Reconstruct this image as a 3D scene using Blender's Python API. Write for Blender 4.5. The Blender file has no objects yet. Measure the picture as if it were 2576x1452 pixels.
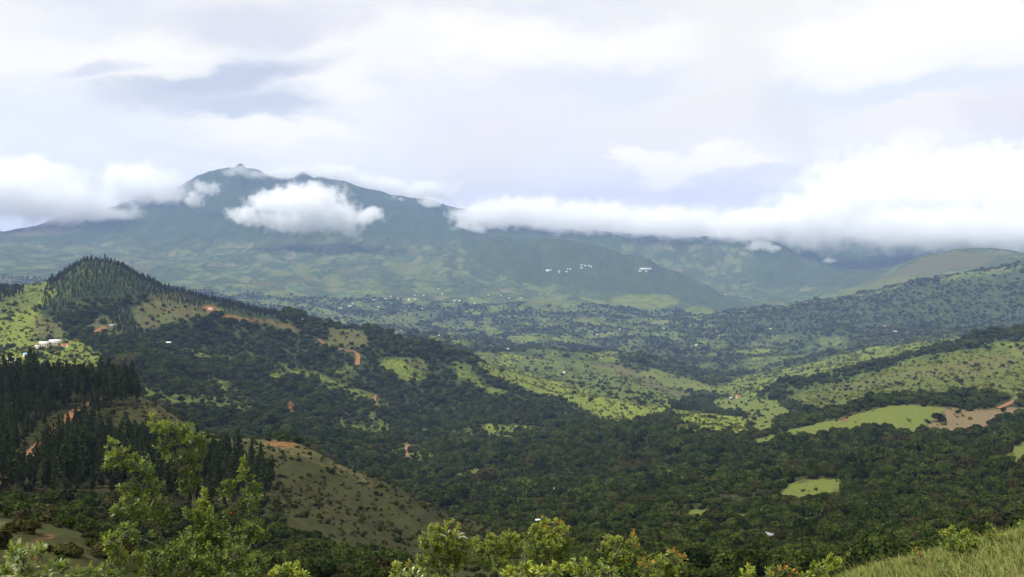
import bpy, bmesh, math, random
import numpy as np
from mathutils import Vector, Matrix

# ------------------------------------------------------------------ camera, world, sun, exposure
scene = bpy.context.scene
COL = scene.collection
F = 2231.0                                  # focal length in units of a 2576 x 1452 picture
PITCH = math.atan(126.0 / F)
cp, sp = math.cos(PITCH), math.sin(PITCH)
cam_data = bpy.data.cameras.new('camera')
cam_data.sensor_width = 36.0
cam_data.lens = 36.0 * F / 2576.0
cam_data.clip_start = 0.3
cam_data.clip_end = 80000
cam = bpy.data.objects.new('camera', cam_data)
COL.objects.link(cam)
cam.location = (0, 0, 0)
cam.rotation_euler = (math.pi / 2 - PITCH, 0, 0)
scene.camera = cam

SUN_EL, SUN_AZ = math.radians(56), math.radians(-112)        # azimuth measured clockwise from the view direction (+Y)
S = np.array([math.cos(SUN_EL) * math.sin(SUN_AZ), math.cos(SUN_EL) * math.cos(SUN_AZ), math.sin(SUN_EL)])
sun_data = bpy.data.lights.new('sun', 'SUN')
sun_data.energy = 5.0
sun_data.angle = math.radians(0.6)
sun_data.color = (1.0, 0.95, 0.86)
sun = bpy.data.objects.new('sun', sun_data)
COL.objects.link(sun)
sun.rotation_euler = Vector(S).to_track_quat('Z', 'Y').to_euler()

scene.view_settings.view_transform = 'Standard'
scene.view_settings.look = 'None'
scene.view_settings.exposure = 0.25
scene.view_settings.gamma = 1.0
scene.view_settings.use_curve_mapping = False
cy = scene.cycles
cy.max_bounces = 16
cy.diffuse_bounces = 3
cy.glossy_bounces = 2
cy.transmission_bounces = 3
cy.volume_bounces = 14
cy.transparent_max_bounces = 16
cy.sample_clamp_indirect = 4.0
cy.caustics_reflective = False
cy.caustics_refractive = False
cy.use_adaptive_sampling = True
cy.adaptive_threshold = 0.02


class NB:
    """small node-graph helper"""
    def __init__(self, tree):
        self.t = tree
        self.n = tree.nodes
        self.l = tree.links

    def node(self, typ, **kw):
        nd = self.n.new(typ)
        for k, v in kw.items():
            setattr(nd, k, v)
        return nd

    def put(self, sock, v):
        if v is None:
            return
        if isinstance(v, bpy.types.NodeSocket):
            self.l.new(v, sock)
        elif isinstance(v, (tuple, list)) and sock.type == 'RGBA' and len(v) == 3:
            sock.default_value = (*v, 1.0)
        else:
            sock.default_value = v

    def m(self, op, a, b=None, c=None, clamp=False):
        nd = self.node('ShaderNodeMath', operation=op, use_clamp=clamp)
        self.put(nd.inputs[0], a)
        self.put(nd.inputs[1], b)
        self.put(nd.inputs[2], c)
        return nd.outputs[0]

    def v(self, op, a, b=None, scale=None):
        nd = self.node('ShaderNodeVectorMath', operation=op)
        self.put(nd.inputs[0], a)
        self.put(nd.inputs[1], b)
        if scale is not None:
            self.put(nd.inputs['Scale'], scale)
        return nd.outputs['Value'] if op in ('LENGTH', 'DOT_PRODUCT') else nd.outputs[0]

    def mix(self, fac, a, b, blend='MIX'):
        nd = self.node('ShaderNodeMix', data_type='RGBA', blend_type=blend)
        nd.clamp_factor = True
        self.put(nd.inputs[0], fac)
        self.put(nd.inputs[6], a)
        self.put(nd.inputs[7], b)
        return nd.outputs[2]

    def noise(self, vec, scale, detail=4, rough=0.55, dist=0.0, color=False, lac=2.0):
        nd = self.node('ShaderNodeTexNoise')
        self.put(nd.inputs['Vector'], vec)
        self.put(nd.inputs['Scale'], scale)
        self.put(nd.inputs['Detail'], detail)
        self.put(nd.inputs['Roughness'], rough)
        self.put(nd.inputs['Lacunarity'], lac)
        self.put(nd.inputs['Distortion'], dist)
        return nd.outputs['Color' if color else 'Fac']

    def ramp(self, x, lo, hi, a=0.0, b=1.0, smooth=True):
        nd = self.node('ShaderNodeMapRange', interpolation_type='SMOOTHSTEP' if smooth else 'LINEAR')
        nd.clamp = True
        self.put(nd.inputs[0], x)
        for i, q in enumerate((lo, hi, a, b)):
            self.put(nd.inputs[1 + i], q)
        return nd.outputs[0]


def srgb(r, g, b):
    f = lambda c: (c / 12.92 if c <= 0.04045 else ((c + 0.055) / 1.055) ** 2.4)
    return (f(r / 255), f(g / 255), f(b / 255))


# ---- the sky: Nishita air behind layers of bright broken cloud, laid out by compass direction
def make_world():
    w = bpy.data.worlds.new('World')
    scene.world = w
    w.use_nodes = True
    g = NB(w.node_tree)
    g.n.clear()
    out = g.node('ShaderNodeOutputWorld')
    bg = g.node('ShaderNodeBackground')
    g.l.new(bg.outputs[0], out.inputs[0])
    sky = g.node('ShaderNodeTexSky', sky_type='NISHITA')
    sky.sun_disc = False
    sky.sun_elevation = SUN_EL
    sky.sun_rotation = SUN_AZ
    sky.air_density = 1.2
    sky.dust_density = 2.0
    air = g.v('SCALE', sky.outputs[0], scale=0.1)
    tc = g.node('ShaderNodeTexCoord')
    d = tc.outputs['Generated']
    sep = g.node('ShaderNodeSeparateXYZ')
    g.l.new(d, sep.inputs[0])
    hyp = g.m('SQRT', g.m('ADD', g.m('MULTIPLY', sep.outputs[0], sep.outputs[0]), g.m('MULTIPLY', sep.outputs[1], sep.outputs[1])))
    az = g.m('ARCTAN2', sep.outputs[0], sep.outputs[1])
    el = g.m('ARCTAN2', sep.outputs[2], hyp)
    cmb = g.node('ShaderNodeCombineXYZ')
    g.put(cmb.inputs[0], az)
    g.put(cmb.inputs[1], el)
    base = cmb.outputs[0]
    stretch = g.v('MULTIPLY', base, (1.0, 2.1, 1.0))
    warp = g.v('SUBTRACT', g.noise(stretch, 5.0, 6, 0.58, color=True), (0.5, 0.5, 0.5))
    warp2 = g.v('SUBTRACT', g.noise(stretch, 17.0, 6, 0.6, color=True), (0.5, 0.5, 0.5))
    p = g.v('ADD', g.v('ADD', base, g.v('MULTIPLY', warp, (0.17, 0.10, 0.0))), g.v('MULTIPLY', warp2, (0.035, 0.024, 0.0)))

    def blob(u, v, ru, rv, rot=0.0, hard=0.0):
        a, e = dir_of(u, v)
        q = g.v('SUBTRACT', p, (a, e, 0))
        mp = g.node('ShaderNodeMapping', vector_type='POINT')
        g.l.new(q, mp.inputs[0])
        mp.inputs['Rotation'].default_value = (0, 0, math.radians(rot))
        q = g.v('MULTIPLY', mp.outputs[0], (F / ru, F / rv, 0))
        return g.ramp(g.v('LENGTH', q), 1.3 - .2 * (hard > 0), max(hard, .35))

    def dir_of(u, v):
        a, b = (u - 1288) / F, (726 - v) / F
        y, z = cp + b * sp, -sp + b * cp
        return math.atan2(a, y), math.atan2(z, math.hypot(a, y))

    n1 = g.noise(g.v('ADD', stretch, g.v('SCALE', warp, scale=0.12)), 4.2, 8, 0.6)
    n2 = g.noise(g.v('ADD', stretch, (3.1, 1.7, 0.4)), 11.0, 7, 0.6)
    white = (1.0, 1.0, 0.985)
    col = g.mix(g.ramp(n1, 0.30, 0.66), srgb(222, 228, 240), srgb(241, 243, 243))
    col = g.mix(g.ramp(n2, 0.45, 0.75, 0.0, 0.55), col, srgb(250, 250, 248))
    low = g.ramp(el, 0.085, -0.01, 0.0, 0.55)
    col = g.mix(low, col, srgb(226, 232, 240))
    # (u, v, ru, rv, rotation, colour, strength): what hangs where round the compass
    soft = (0.86, 0.865, 0.86)
    layers = [
        (1380, 300, 420, 150, 0, srgb(227, 232, 242), .75), (2230, 205, 420, 40, 0, srgb(226, 235, 248), .8),
        (1620, 205, 300, 40, 0, srgb(223, 229, 244), .75), (120, 300, 300, 55, 0, srgb(222, 230, 242), .7),
        (330, 400, 170, 60, 0, srgb(222, 232, 243), .6), (40, 500, 150, 70, 0, srgb(226, 233, 240), .6),
        (420, 110, 210, 60, -14, srgb(252, 252, 244), .8), (60, 150, 180, 60, -10, srgb(250, 251, 246), .6),
        (830, 170, 130, 70, 0, white, .9), (1020, 110, 330, 70, 5, white, .75), (1480, 110, 420, 60, 0, white, .8),
        (2250, 80, 520, 95, 0, white, 1.0), (2300, 150, 330, 40, 0, srgb(248, 250, 252), .7),
        (640, 55, 300, 55, -6, srgb(216, 220, 234), .9), (900, 150, 250, 60, -20, srgb(240, 242, 244), .5),
        (440, 215, 110, 38, -12, srgb(253, 253, 243), .8),
        (570, 205, 280, 42, -17, srgb(190, 200, 218), 1.0), (600, 282, 180, 44, -4, srgb(194, 205, 222), 1.0),
        (300, 190, 70, 30, -20, srgb(208, 214, 230), .8), (680, 338, 240, 20, 4, srgb(250, 251, 246), .8),
        (500, 380, 240, 18, 4, srgb(222, 230, 242), .6),
        (1230, 390, 190, 110, -20, srgb(232, 231, 233), .8),
        (1800, 200, 330, 110, -52, srgb(238, 240, 240), .9), (1720, 290, 240, 70, -14, srgb(236, 237, 236), .8),
        (1690, 330, 260, 70, -12, srgb(232, 233, 234), .7), (1590, 405, 52, 32, 0, white, 1.01), (1680, 425, 95, 40, 0, white, 1.01), (1770, 430, 110, 46, -8, white, 1.01), (1850, 445, 100, 40, -8, white, 1.01),
        (1700, 488, 320, 28, -10, srgb(214, 220, 238), .9), (1960, 300, 90, 120, -40, srgb(226, 229, 233), .8),
        (2330, 450, 330, 180, -18, soft, .9), (2110, 420, 120, 110, -40, soft, 1.01), (2230, 320, 110, 80, 0, soft, 1.01), (2330, 290, 120, 66, 0, soft, 1.01), (2440, 330, 130, 80, -20, soft, 1.01), (2560, 390, 120, 90, 0, soft, 1.01),
        (2300, 225, 300, 22, 0, srgb(220, 230, 248), .8),
        (2120, 500, 110, 55, -18, srgb(218, 219, 228), .85), (2530, 330, 70, 110, 20, srgb(226, 225, 231), .8), (2330, 400, 60, 40, 10, srgb(226, 227, 230), .6), (2220, 470, 90, 30, -25, srgb(224, 226, 230), .6), (2440, 460, 120, 34, -15, srgb(250, 250, 248), .8), (2280, 350, 60, 36, 0, srgb(252, 252, 250), .8),
        (2370, 560, 110, 40, 0, srgb(228, 229, 236), .55), (1500, 530, 420, 50, -7, srgb(246, 247, 244), .8),
        (120, 480, 180, 90, -12, srgb(240, 241, 240), .8), (350, 470, 130, 70, 0, srgb(238, 239, 239), .8),
    ]
    for (u, v, ru, rv, rot, c, k) in layers:
        col = g.mix(g.m('MULTIPLY', blob(u, v, ru, rv, rot, .55 if k > 1 else 0), min(k, 1)), col, c)
    cover = g.ramp(n1, 0.15, 0.4, 0.86, 0.97)
    col = g.mix(cover, air, col)
    col = g.mix(1.0, col, g.v('SCALE', (1, 1, 1), scale=g.ramp(el, 0.0, 0.24, 1.16, 0.97)), 'MULTIPLY')
    col = g.mix(1.0, col, g.mix(g.ramp(el, 0.02, 0.20), (1.115, 1.02, 0.885), (1.055, 1.005, 0.93)), 'MULTIPLY')
    g.l.new(col, bg.inputs[0])
    bg.inputs[1].default_value = 1.0


make_world()
# ------------------------------------------------------------------ numpy noise
def _hash(ix, iy, seed):
    h = (ix.astype(np.int64) * 374761393 + iy.astype(np.int64) * 668265263 + seed * 974711) & 0xFFFFFFFF
    h = ((h ^ (h >> 13)) * 1274126177) & 0xFFFFFFFF
    return (h ^ (h >> 16)) & 0xFFFFFFFF


def perlin(x, y, seed=0):
    x0, y0 = np.floor(x), np.floor(y)
    fx, fy = x - x0, y - y0
    ux, uy = fx * fx * fx * (fx * (fx * 6 - 15) + 10), fy * fy * fy * (fy * (fy * 6 - 15) + 10)
    def grad(dx, dy):
        a = _hash(x0 + dx, y0 + dy, seed) / 4294967296.0 * 2 * np.pi
        return np.cos(a) * (fx - dx) + np.sin(a) * (fy - dy)
    n00, n10, n01, n11 = grad(0, 0), grad(1, 0), grad(0, 1), grad(1, 1)
    a = n00 + ux * (n10 - n00)
    b = n01 + ux * (n11 - n01)
    return (a + uy * (b - a)) * 1.5


def fbm(x, y, oct=5, seed=0, gain=0.5, ridged=False):
    t, amp, s = 0.0, 1.0, 0.0
    for o in range(oct):
        n = perlin(x, y, seed + o * 17)
        if ridged:
            n = 1 - 2 * np.abs(n)
        t = t + amp * n
        s += amp
        amp *= gain
        x, y = x * 2.03 + 11.3, y * 2.03 - 7.7
    return t / s


def pchip(xs, ys, x):
    xs, ys, x = np.asarray(xs, float), np.asarray(ys, float), np.asarray(x, float)
    h = np.diff(xs)
    dl = np.diff(ys) / h
    d = np.zeros_like(ys)
    w1, w2 = 2 * h[1:] + h[:-1], h[1:] + 2 * h[:-1]
    ok = dl[:-1] * dl[1:] > 0
    with np.errstate(divide='ignore', invalid='ignore'):
        d[1:-1] = np.where(ok, (w1 + w2) / (w1 / dl[:-1] + w2 / dl[1:]), 0)
    d[0], d[-1] = dl[0], dl[-1]
    x = np.clip(x, xs[0], xs[-1])
    k = np.clip(np.searchsorted(xs, x) - 1, 0, len(xs) - 2)
    t = (x - xs[k]) / h[k]
    t2, t3 = t * t, t * t * t
    return (2 * t3 - 3 * t2 + 1) * ys[k] + (t3 - 2 * t2 + t) * h[k] * d[k] + (-2 * t3 + 3 * t2) * ys[k + 1] + (t3 - t2) * h[k] * d[k + 1]


# ------------------------------------------------------------------ the lie of the land
# each row is one ridge, foot or hollow running across the view, near to far: (bearing, drop, metres away) written as sight lines u, v
LAY = [
    [(-400, 2900, 2.0), (2976, 2900, 2.0)],
    [(-400, 2200, 4.5), (2000, 2150, 4.5), (2576, 2050, 4.5), (2976, 1980, 4.5)],
    [(-400, 1530, 18), (0, 1530, 18), (600, 1545, 18), (1000, 1560, 18), (1700, 1545, 17), (2000, 1500, 17), (2150, 1453, 17), (2300, 1412, 18), (2576, 1340, 20), (2976, 1230, 22)],
    [(-400, 1520, 45), (0, 1520, 45), (600, 1590, 45), (1300, 1640, 42), (2100, 1600, 42), (2576, 1490, 45), (2976, 1400, 45)],
    [(-400, 1270, 85), (0, 1312, 85), (100, 1326, 85), (200, 1347, 82), (300, 1400, 80), (450, 1450, 80), (700, 1500, 78), (1000, 1530, 80), (1500, 1520, 90), (2000, 1510, 90), (2576, 1450, 100), (2976, 1400, 100)],
    [(-400, 1330, 130), (0, 1345, 130), (300, 1415, 130), (700, 1480, 130), (1000, 1480, 130), (1500, 1460, 150), (2000, 1450, 150), (2576, 1400, 150), (2976, 1380, 150)],
    [(-400, 1245, 230), (0, 1250, 230), (300, 1255, 240), (600, 1300, 240), (900, 1390, 230), (1100, 1430, 220), (1300, 1405, 240), (1700, 1375, 270), (2100, 1345, 280), (2576, 1325, 280), (2976, 1310, 280)],
    [(-400, 1110, 340), (0, 1115, 340), (300, 1125, 350), (500, 1165, 330), (700, 1215, 320), (900, 1290, 300), (1100, 1372, 280), (1300, 1365, 300), (1700, 1315, 340), (2100, 1275, 370), (2576, 1235, 400), (2976, 1220, 400)],
    [(-400, 960, 460), (0, 985, 460), (150, 985, 460), (270, 995, 450), (350, 1002, 440), (480, 1077, 420), (600, 1108, 400), (690, 1108, 390), (760, 1126, 385), (830, 1170, 375), (1000, 1235, 355), (1100, 1295, 345), (1200, 1350, 335), (1300, 1330, 380), (1500, 1290, 420), (1700, 1250, 450), (2100, 1205, 480), (2576, 1165, 500), (2976, 1140, 500)],
    [(-400, 1080, 600), (0, 1090, 600), (350, 1100, 600), (500, 1135, 600), (700, 1175, 590), (830, 1210, 570), (1000, 1258, 540), (1100, 1284, 520), (1200, 1295, 510), (1300, 1275, 540), (1500, 1240, 580), (1700, 1205, 620), (2100, 1155, 640), (2576, 1110, 650), (2976, 1090, 650)],
    [(-400, 965, 850), (0, 965, 900), (350, 990, 850), (500, 1055, 800), (700, 1110, 800), (830, 1145, 780), (1000, 1195, 740), (1100, 1215, 730), (1300, 1205, 740), (1500, 1175, 780), (1700, 1145, 800), (1900, 1124, 820), (2100, 1095, 830), (2300, 1085, 830), (2576, 1090, 800), (2976, 1090, 800)],
    [(-400, 880, 1200), (0, 885, 1200), (130, 884, 1200), (350, 912, 1150), (500, 960, 1100), (700, 1022, 1080), (900, 1082, 1020), (1100, 1135, 960), (1300, 1135, 950), (1500, 1115, 960), (1700, 1100, 970), (1880, 1102, 960), (2000, 1082, 950), (2100, 1060, 950), (2250, 1024, 960), (2380, 1031, 960), (2480, 1033, 950), (2576, 1031, 940), (2976, 1015, 930)],
    [(-400, 815, 1350), (0, 825, 1350), (200, 805, 1380), (350, 835, 1380), (500, 872, 1350), (700, 925, 1350), (900, 990, 1330), (1100, 1055, 1300), (1300, 1075, 1250), (1500, 1078, 1230), (1700, 1075, 1230), (1880, 1080, 1200), (2000, 1076, 1160), (2100, 1070, 1130), (2250, 1044, 1110), (2380, 1048, 1110), (2576, 1046, 1090), (2976, 1030, 1080)],
    [(-400, 735, 1650), (0, 738, 1650), (60, 733, 1650), (100, 726, 1640), (140, 718, 1620), (180, 697, 1600), (220, 685, 1590), (270, 683, 1590), (320, 694, 1590), (360, 716, 1590), (420, 740, 1580), (500, 764, 1570), (640, 800, 1570), (760, 822, 1580), (900, 850, 1600), (1060, 880, 1620), (1160, 905, 1640), (1250, 945, 1650), (1350, 975, 1650), (1500, 1003, 1600), (1650, 1033, 1550), (1800, 1060, 1500), (1880, 1060, 1480), (2000, 1034, 1450), (2100, 1014, 1420), (2250, 992, 1400), (2400, 986, 1380), (2576, 985, 1350), (2976, 980, 1350)],
    [(-400, 800, 2000), (0, 800, 2000), (270, 790, 2000), (500, 832, 2000), (760, 872, 2000), (900, 888, 2000), (1060, 908, 2000), (1160, 926, 2000), (1250, 951, 1950), (1350, 966, 1950), (1500, 982, 1900), (1650, 1006, 1850), (1800, 1032, 1800), (1880, 1018, 1760), (1940, 988, 1750), (2000, 968, 1750), (2100, 946, 1750), (2200, 924, 1740), (2300, 900, 1720), (2400, 879, 1700), (2500, 860, 1700), (2576, 850, 1700), (2976, 790, 1700)],
    [(-400, 830, 2400), (0, 830, 2400), (500, 850, 2400), (900, 890, 2400), (1060, 907, 2400), (1160, 917, 2400), (1250, 931, 2350), (1500, 952, 2300), (1650, 968, 2250), (1800, 988, 2200), (1900, 985, 2150), (2000, 977, 2100), (2100, 957, 2100), (2200, 941, 2100), (2400, 897, 2050), (2576, 872, 2050), (2976, 830, 2050)],
    [(-400, 830, 3000), (500, 850, 3000), (900, 872, 3000), (1070, 864, 2900), (1200, 880, 2800), (1300, 886, 2800), (1500, 906, 2750), (1650, 931, 2700), (1750, 951, 2600), (1870, 972, 2500), (2000, 955, 2500), (2100, 930, 2500), (2300, 889, 2500), (2576, 863, 2500), (2976, 830, 2500)],
    [(-400, 810, 3500), (500, 845, 3500), (900, 866, 3500), (1070, 871, 3400), (1200, 886, 3300), (1500, 908, 3200), (1650, 925, 3100), (1870, 940, 3100), (2000, 925, 3100), (2300, 876, 3100), (2576, 855, 3100), (2976, 820, 3100)],
    [(-400, 780, 4000), (0, 780, 4000), (500, 800, 4000), (900, 838, 4100), (1200, 848, 4100), (1500, 858, 4000), (1700, 864, 4000), (1900, 858, 3900), (2100, 850, 3900), (2300, 845, 3700), (2576, 840, 3600), (2976, 800, 3600)],
    [(-400, 715, 5000), (0, 725, 5000), (300, 740, 5000), (500, 755, 5000), (700, 765, 5000), (900, 775, 5000), (1200, 785, 5000), (1500, 795, 5000), (1700, 805, 5000), (1850, 803, 4900), (1950, 790, 4850), (2100, 768, 4700), (2250, 738, 4600), (2400, 709, 4500), (2576, 682, 4500), (2976, 640, 4500)],
    [(-400, 660, 6000), (0, 665, 6000), (300, 680, 6000), (500, 690, 6000), (700, 695, 6000), (900, 700, 6000), (1200, 715, 6000), (1400, 725, 6000), (1600, 742, 5900), (1750, 768, 5800), (1850, 784, 5600), (2000, 783, 5500), (2100, 768, 5400), (2250, 745, 5300), (2400, 725, 5200), (2576, 702, 5200), (2976, 670, 5200)],
    [(-400, 640, 6900), (0, 632, 6900), (300, 640, 7000), (500, 640, 7000), (700, 640, 7000), (900, 640, 7000), (1100, 632, 7000), (1250, 612, 7000), (1400, 611, 7000), (1500, 624, 6900), (1600, 652, 6800), (1700, 692, 6700), (1800, 738, 6500), (1870, 762, 6300), (2000, 768, 6200), (2100, 752, 6200), (2200, 712, 6200), (2300, 662, 6200), (2350, 644, 6200), (2420, 634, 6200), (2500, 634, 6200), (2576, 645, 6200), (2976, 655, 6200)],
    [(-400, 620, 7600), (0, 605, 7600), (300, 590, 7700), (600, 560, 7800), (900, 575, 7800), (1100, 590, 7800), (1250, 602, 7800), (1400, 619, 7700), (1500, 638, 7600), (1600, 666, 7500), (1700, 697, 7400), (1800, 724, 7300), (1900, 728, 7200), (2000, 722, 7200), (2100, 702, 7200), (2200, 690, 7200), (2350, 665, 7000), (2576, 665, 7000), (2976, 665, 7000)],
    [(-400, 620, 8300), (0, 592, 8300), (40, 585, 8300), (100, 573, 8400), (200, 546, 8500), (320, 517, 8600), (400, 492, 8700), (470, 464, 8800), (520, 442, 8900), (560, 432, 9000), (590, 426, 9000), (605, 416, 9000), (622, 428, 9000), (650, 434, 9000), (700, 450, 9000), (735, 455, 9000), (760, 440, 9000), (790, 452, 9000), (850, 460, 9000), (950, 488, 9000), (1050, 506, 9000), (1120, 518, 9000), (1200, 545, 8900), (1300, 568, 8800), (1500, 588, 8600), (1750, 601, 8500), (1850, 604, 8500), (1940, 614, 8400), (2000, 640, 8300), (2080, 665, 8200), (2150, 690, 8100), (2300, 680, 8000), (2576, 655, 8000), (2976, 640, 8000)],
    [(-400, 618, 10500), (0, 612, 10500), (300, 585, 10500), (600, 520, 10500), (1000, 560, 10500), (1300, 600, 10300), (1600, 620, 10200), (1900, 628, 10000), (2000, 634, 9500), (2150, 645, 9300), (2576, 640, 9300), (2976, 640, 9300)],
    [(-400, 588, 12500), (30, 588, 12500), (90, 600, 12500), (500, 585, 12000), (1000, 590, 12000), (1500, 596, 11500), (1900, 606, 11000), (2000, 603, 11000), (2200, 598, 11000), (2576, 585, 11000), (2976, 580, 11000)],
    [(-400, 602, 17000), (2976, 602, 17000)],
]


def uv_to_dir(u, v):
    a, b = (np.asarray(u, float) - 1288) / F, (726 - np.asarray(v, float)) / F
    y, z = cp + b * sp, -sp + b * cp
    return np.arctan2(a, y), z / np.hypot(a, y)


def project(x, y, z):
    dep = y * cp - z * sp
    dep = np.where(dep > 0.01, dep, 0.01)
    return 1288 + F * x / dep, 726 - F * (y * sp + z * cp) / dep


AZ0, AZ1, NA = math.radians(-46), math.radians(46), 1000
AZS = np.linspace(AZ0, AZ1, NA)
rows = [1.0]
while rows[-1] < 17000:
    d = rows[-1]
    rows.append(d + max(0.03, min(0.022 * d, 2.6 + 0.0022 * d)))
DS = np.array(rows)
LD = np.log(DS)
ND = len(DS)


def build_surface():
    SG = np.zeros((NA, ND))
    prof_s, prof_d = [], []
    for L in LAY:
        L = np.array(L, float)
        u = 1288 + F * np.tan(AZS)
        for _ in range(4):
            uc = np.clip(u, L[0, 0], L[-1, 0])
            v = pchip(L[:, 0], L[:, 1], uc)
            _, s = uv_to_dir(uc, v)
            dep = np.cos(AZS) * cp - s * sp
            u = 1288 + F * np.sin(AZS) / dep
        prof_s.append(s)
        prof_d.append(pchip(L[:, 0], L[:, 2], np.clip(u, L[0, 0], L[-1, 0])))
    ps, pd = np.array(prof_s), np.log(np.array(prof_d))
    for i in range(NA):
        x = pd[:, i].copy()
        for k in range(1, len(x)):
            x[k] = max(x[k], x[k - 1] + 0.03)
        SG[i] = pchip(x, ps[:, i], LD)
    return SG


SG = build_surface()
A2, D2 = np.meshgrid(AZS, DS, indexing='ij')
X, Y = D2 * np.sin(A2), D2 * np.cos(A2)
Z = SG * D2
def sstep(a, b, x):
    t = np.clip((x - a) / (b - a), 0, 1)
    return t * t * (3 - 2 * t)
# folds and gullies, larger the farther the hills
far = sstep(4200, 7000, D2)
mid = sstep(500, 1200, D2) * (1 - sstep(4500, 6500, D2))
vale = sstep(1900, 2900, D2) * (1 - sstep(5200, 6400, D2))
near = 1 - sstep(400, 1000, D2)
wx = X + 60 * fbm(X / 400, Y / 400, 3, 91)
wy = Y + 60 * fbm(X / 400 + 9, Y / 400, 3, 92)
Z += far * (44 * fbm(wx / 420, wy / 1500, 5, 3, 0.55, ridged=True) + 26 * fbm(wx / 190, wy / 260, 5, 8, 0.55))
Z += vale * 34 * fbm(wx / 620 + .15 * wy / 620, wy / 820, 4, 33, 0.5, ridged=True)
Z += mid * (19 * fbm(wx / 260, wy / 420, 5, 21, 0.5, ridged=True) + 6 * fbm(wx / 90, wy / 110, 4, 29))
Z += near * sstep(30, 200, D2) * (3.2 * fbm(X / 55, Y / 70, 4, 41) + 1.6 * fbm(X / 22, Y / 40, 4, 44, ridged=True))
Z += near * sstep(2, 20, D2) * 0.12 * fbm(X / 1.6, Y / 1.6, 4, 47)
SG = Z / D2


def grid_ij(x, y):
    a = np.arctan2(x, y)
    d = np.hypot(x, y)
    fi = np.clip((a - AZ0) / (AZ1 - AZ0) * (NA - 1), 0, NA - 1.001)
    k = np.clip(np.searchsorted(DS, d) - 1, 0, ND - 2)
    fj = np.clip((d - DS[k]) / (DS[k + 1] - DS[k]), 0, 1)
    i = fi.astype(int)
    return i, fi - i, k, fj


def samp(G, x, y):
    i, fi, k, fj = grid_ij(np.asarray(x, float), np.asarray(y, float))
    return (G[i, k] * (1 - fi) + G[i + 1, k] * fi) * (1 - fj) + (G[i, k + 1] * (1 - fi) + G[i + 1, k + 1] * fi) * fj


def ground(x, y):
    return samp(Z, x, y)


RUNMAX = np.maximum.accumulate(SG, axis=1)         # what the nearer land hides


def seen(x, y, z, slack=0.0):
    i, fi, k, fj = grid_ij(x, y)
    k2 = np.maximum(k - 1, 0)
    return z / np.hypot(x, y) > RUNMAX[i, k2] - slack


def pick(u, v, d0=2.0, d1=20000.0):
    """the ground point met along sight line u, v"""
    a, s = uv_to_dir(u, v)
    i = int(np.clip(round((float(a) - AZ0) / (AZ1 - AZ0) * (NA - 1)), 0, NA - 1))
    ok = (SG[i] >= float(s)) & (DS >= d0) & (DS <= d1)
    j = int(np.argmax(ok)) if ok.any() else int(np.argmin(np.abs(SG[i] - float(s)) + 10 * ((DS < d0) | (DS > d1))))
    d = DS[j]
    return np.array([d * math.sin(a), d * math.cos(a), float(ground(d * math.sin(a), d * math.cos(a)))])


def at(u, v, d):
    """the point at ground distance d along sight line u, v"""
    a, s = uv_to_dir(u, v)
    return np.array([d * math.sin(a), d * math.cos(a), float(s) * d])


def inpoly(u, v, poly):
    r = np.zeros(np.shape(u), bool)
    n = len(poly)
    j = n - 1
    for i in range(n):
        (xi, yi), (xj, yj) = poly[i], poly[j]
        if yi != yj:
            c = ((yi > v) != (yj > v)) & (u < (xj - xi) * (v - yi) / (yj - yi) + xi)
            r ^= c
        j = i
    return r


def rect(u0, v0, u1, v1, k=0.18):
    """a rounded patch inside the given bounds"""
    cu, cv, ru, rv = (u0 + u1) / 2, (v0 + v1) / 2, (u1 - u0) / 2, (v1 - v0) / 2
    rr = random.Random(int(u0 * 7 + v0 * 13))
    return [(cu + ru * (1 + rr.uniform(-k, k)) * math.copysign(abs(math.cos(t)) ** 0.7, math.cos(t)),
             cv + rv * (1 + rr.uniform(-k, k)) * math.copysign(abs(math.sin(t)) ** 0.7, math.sin(t))) for t in np.linspace(0, 2 * math.pi, 14)[:-1]]


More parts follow.
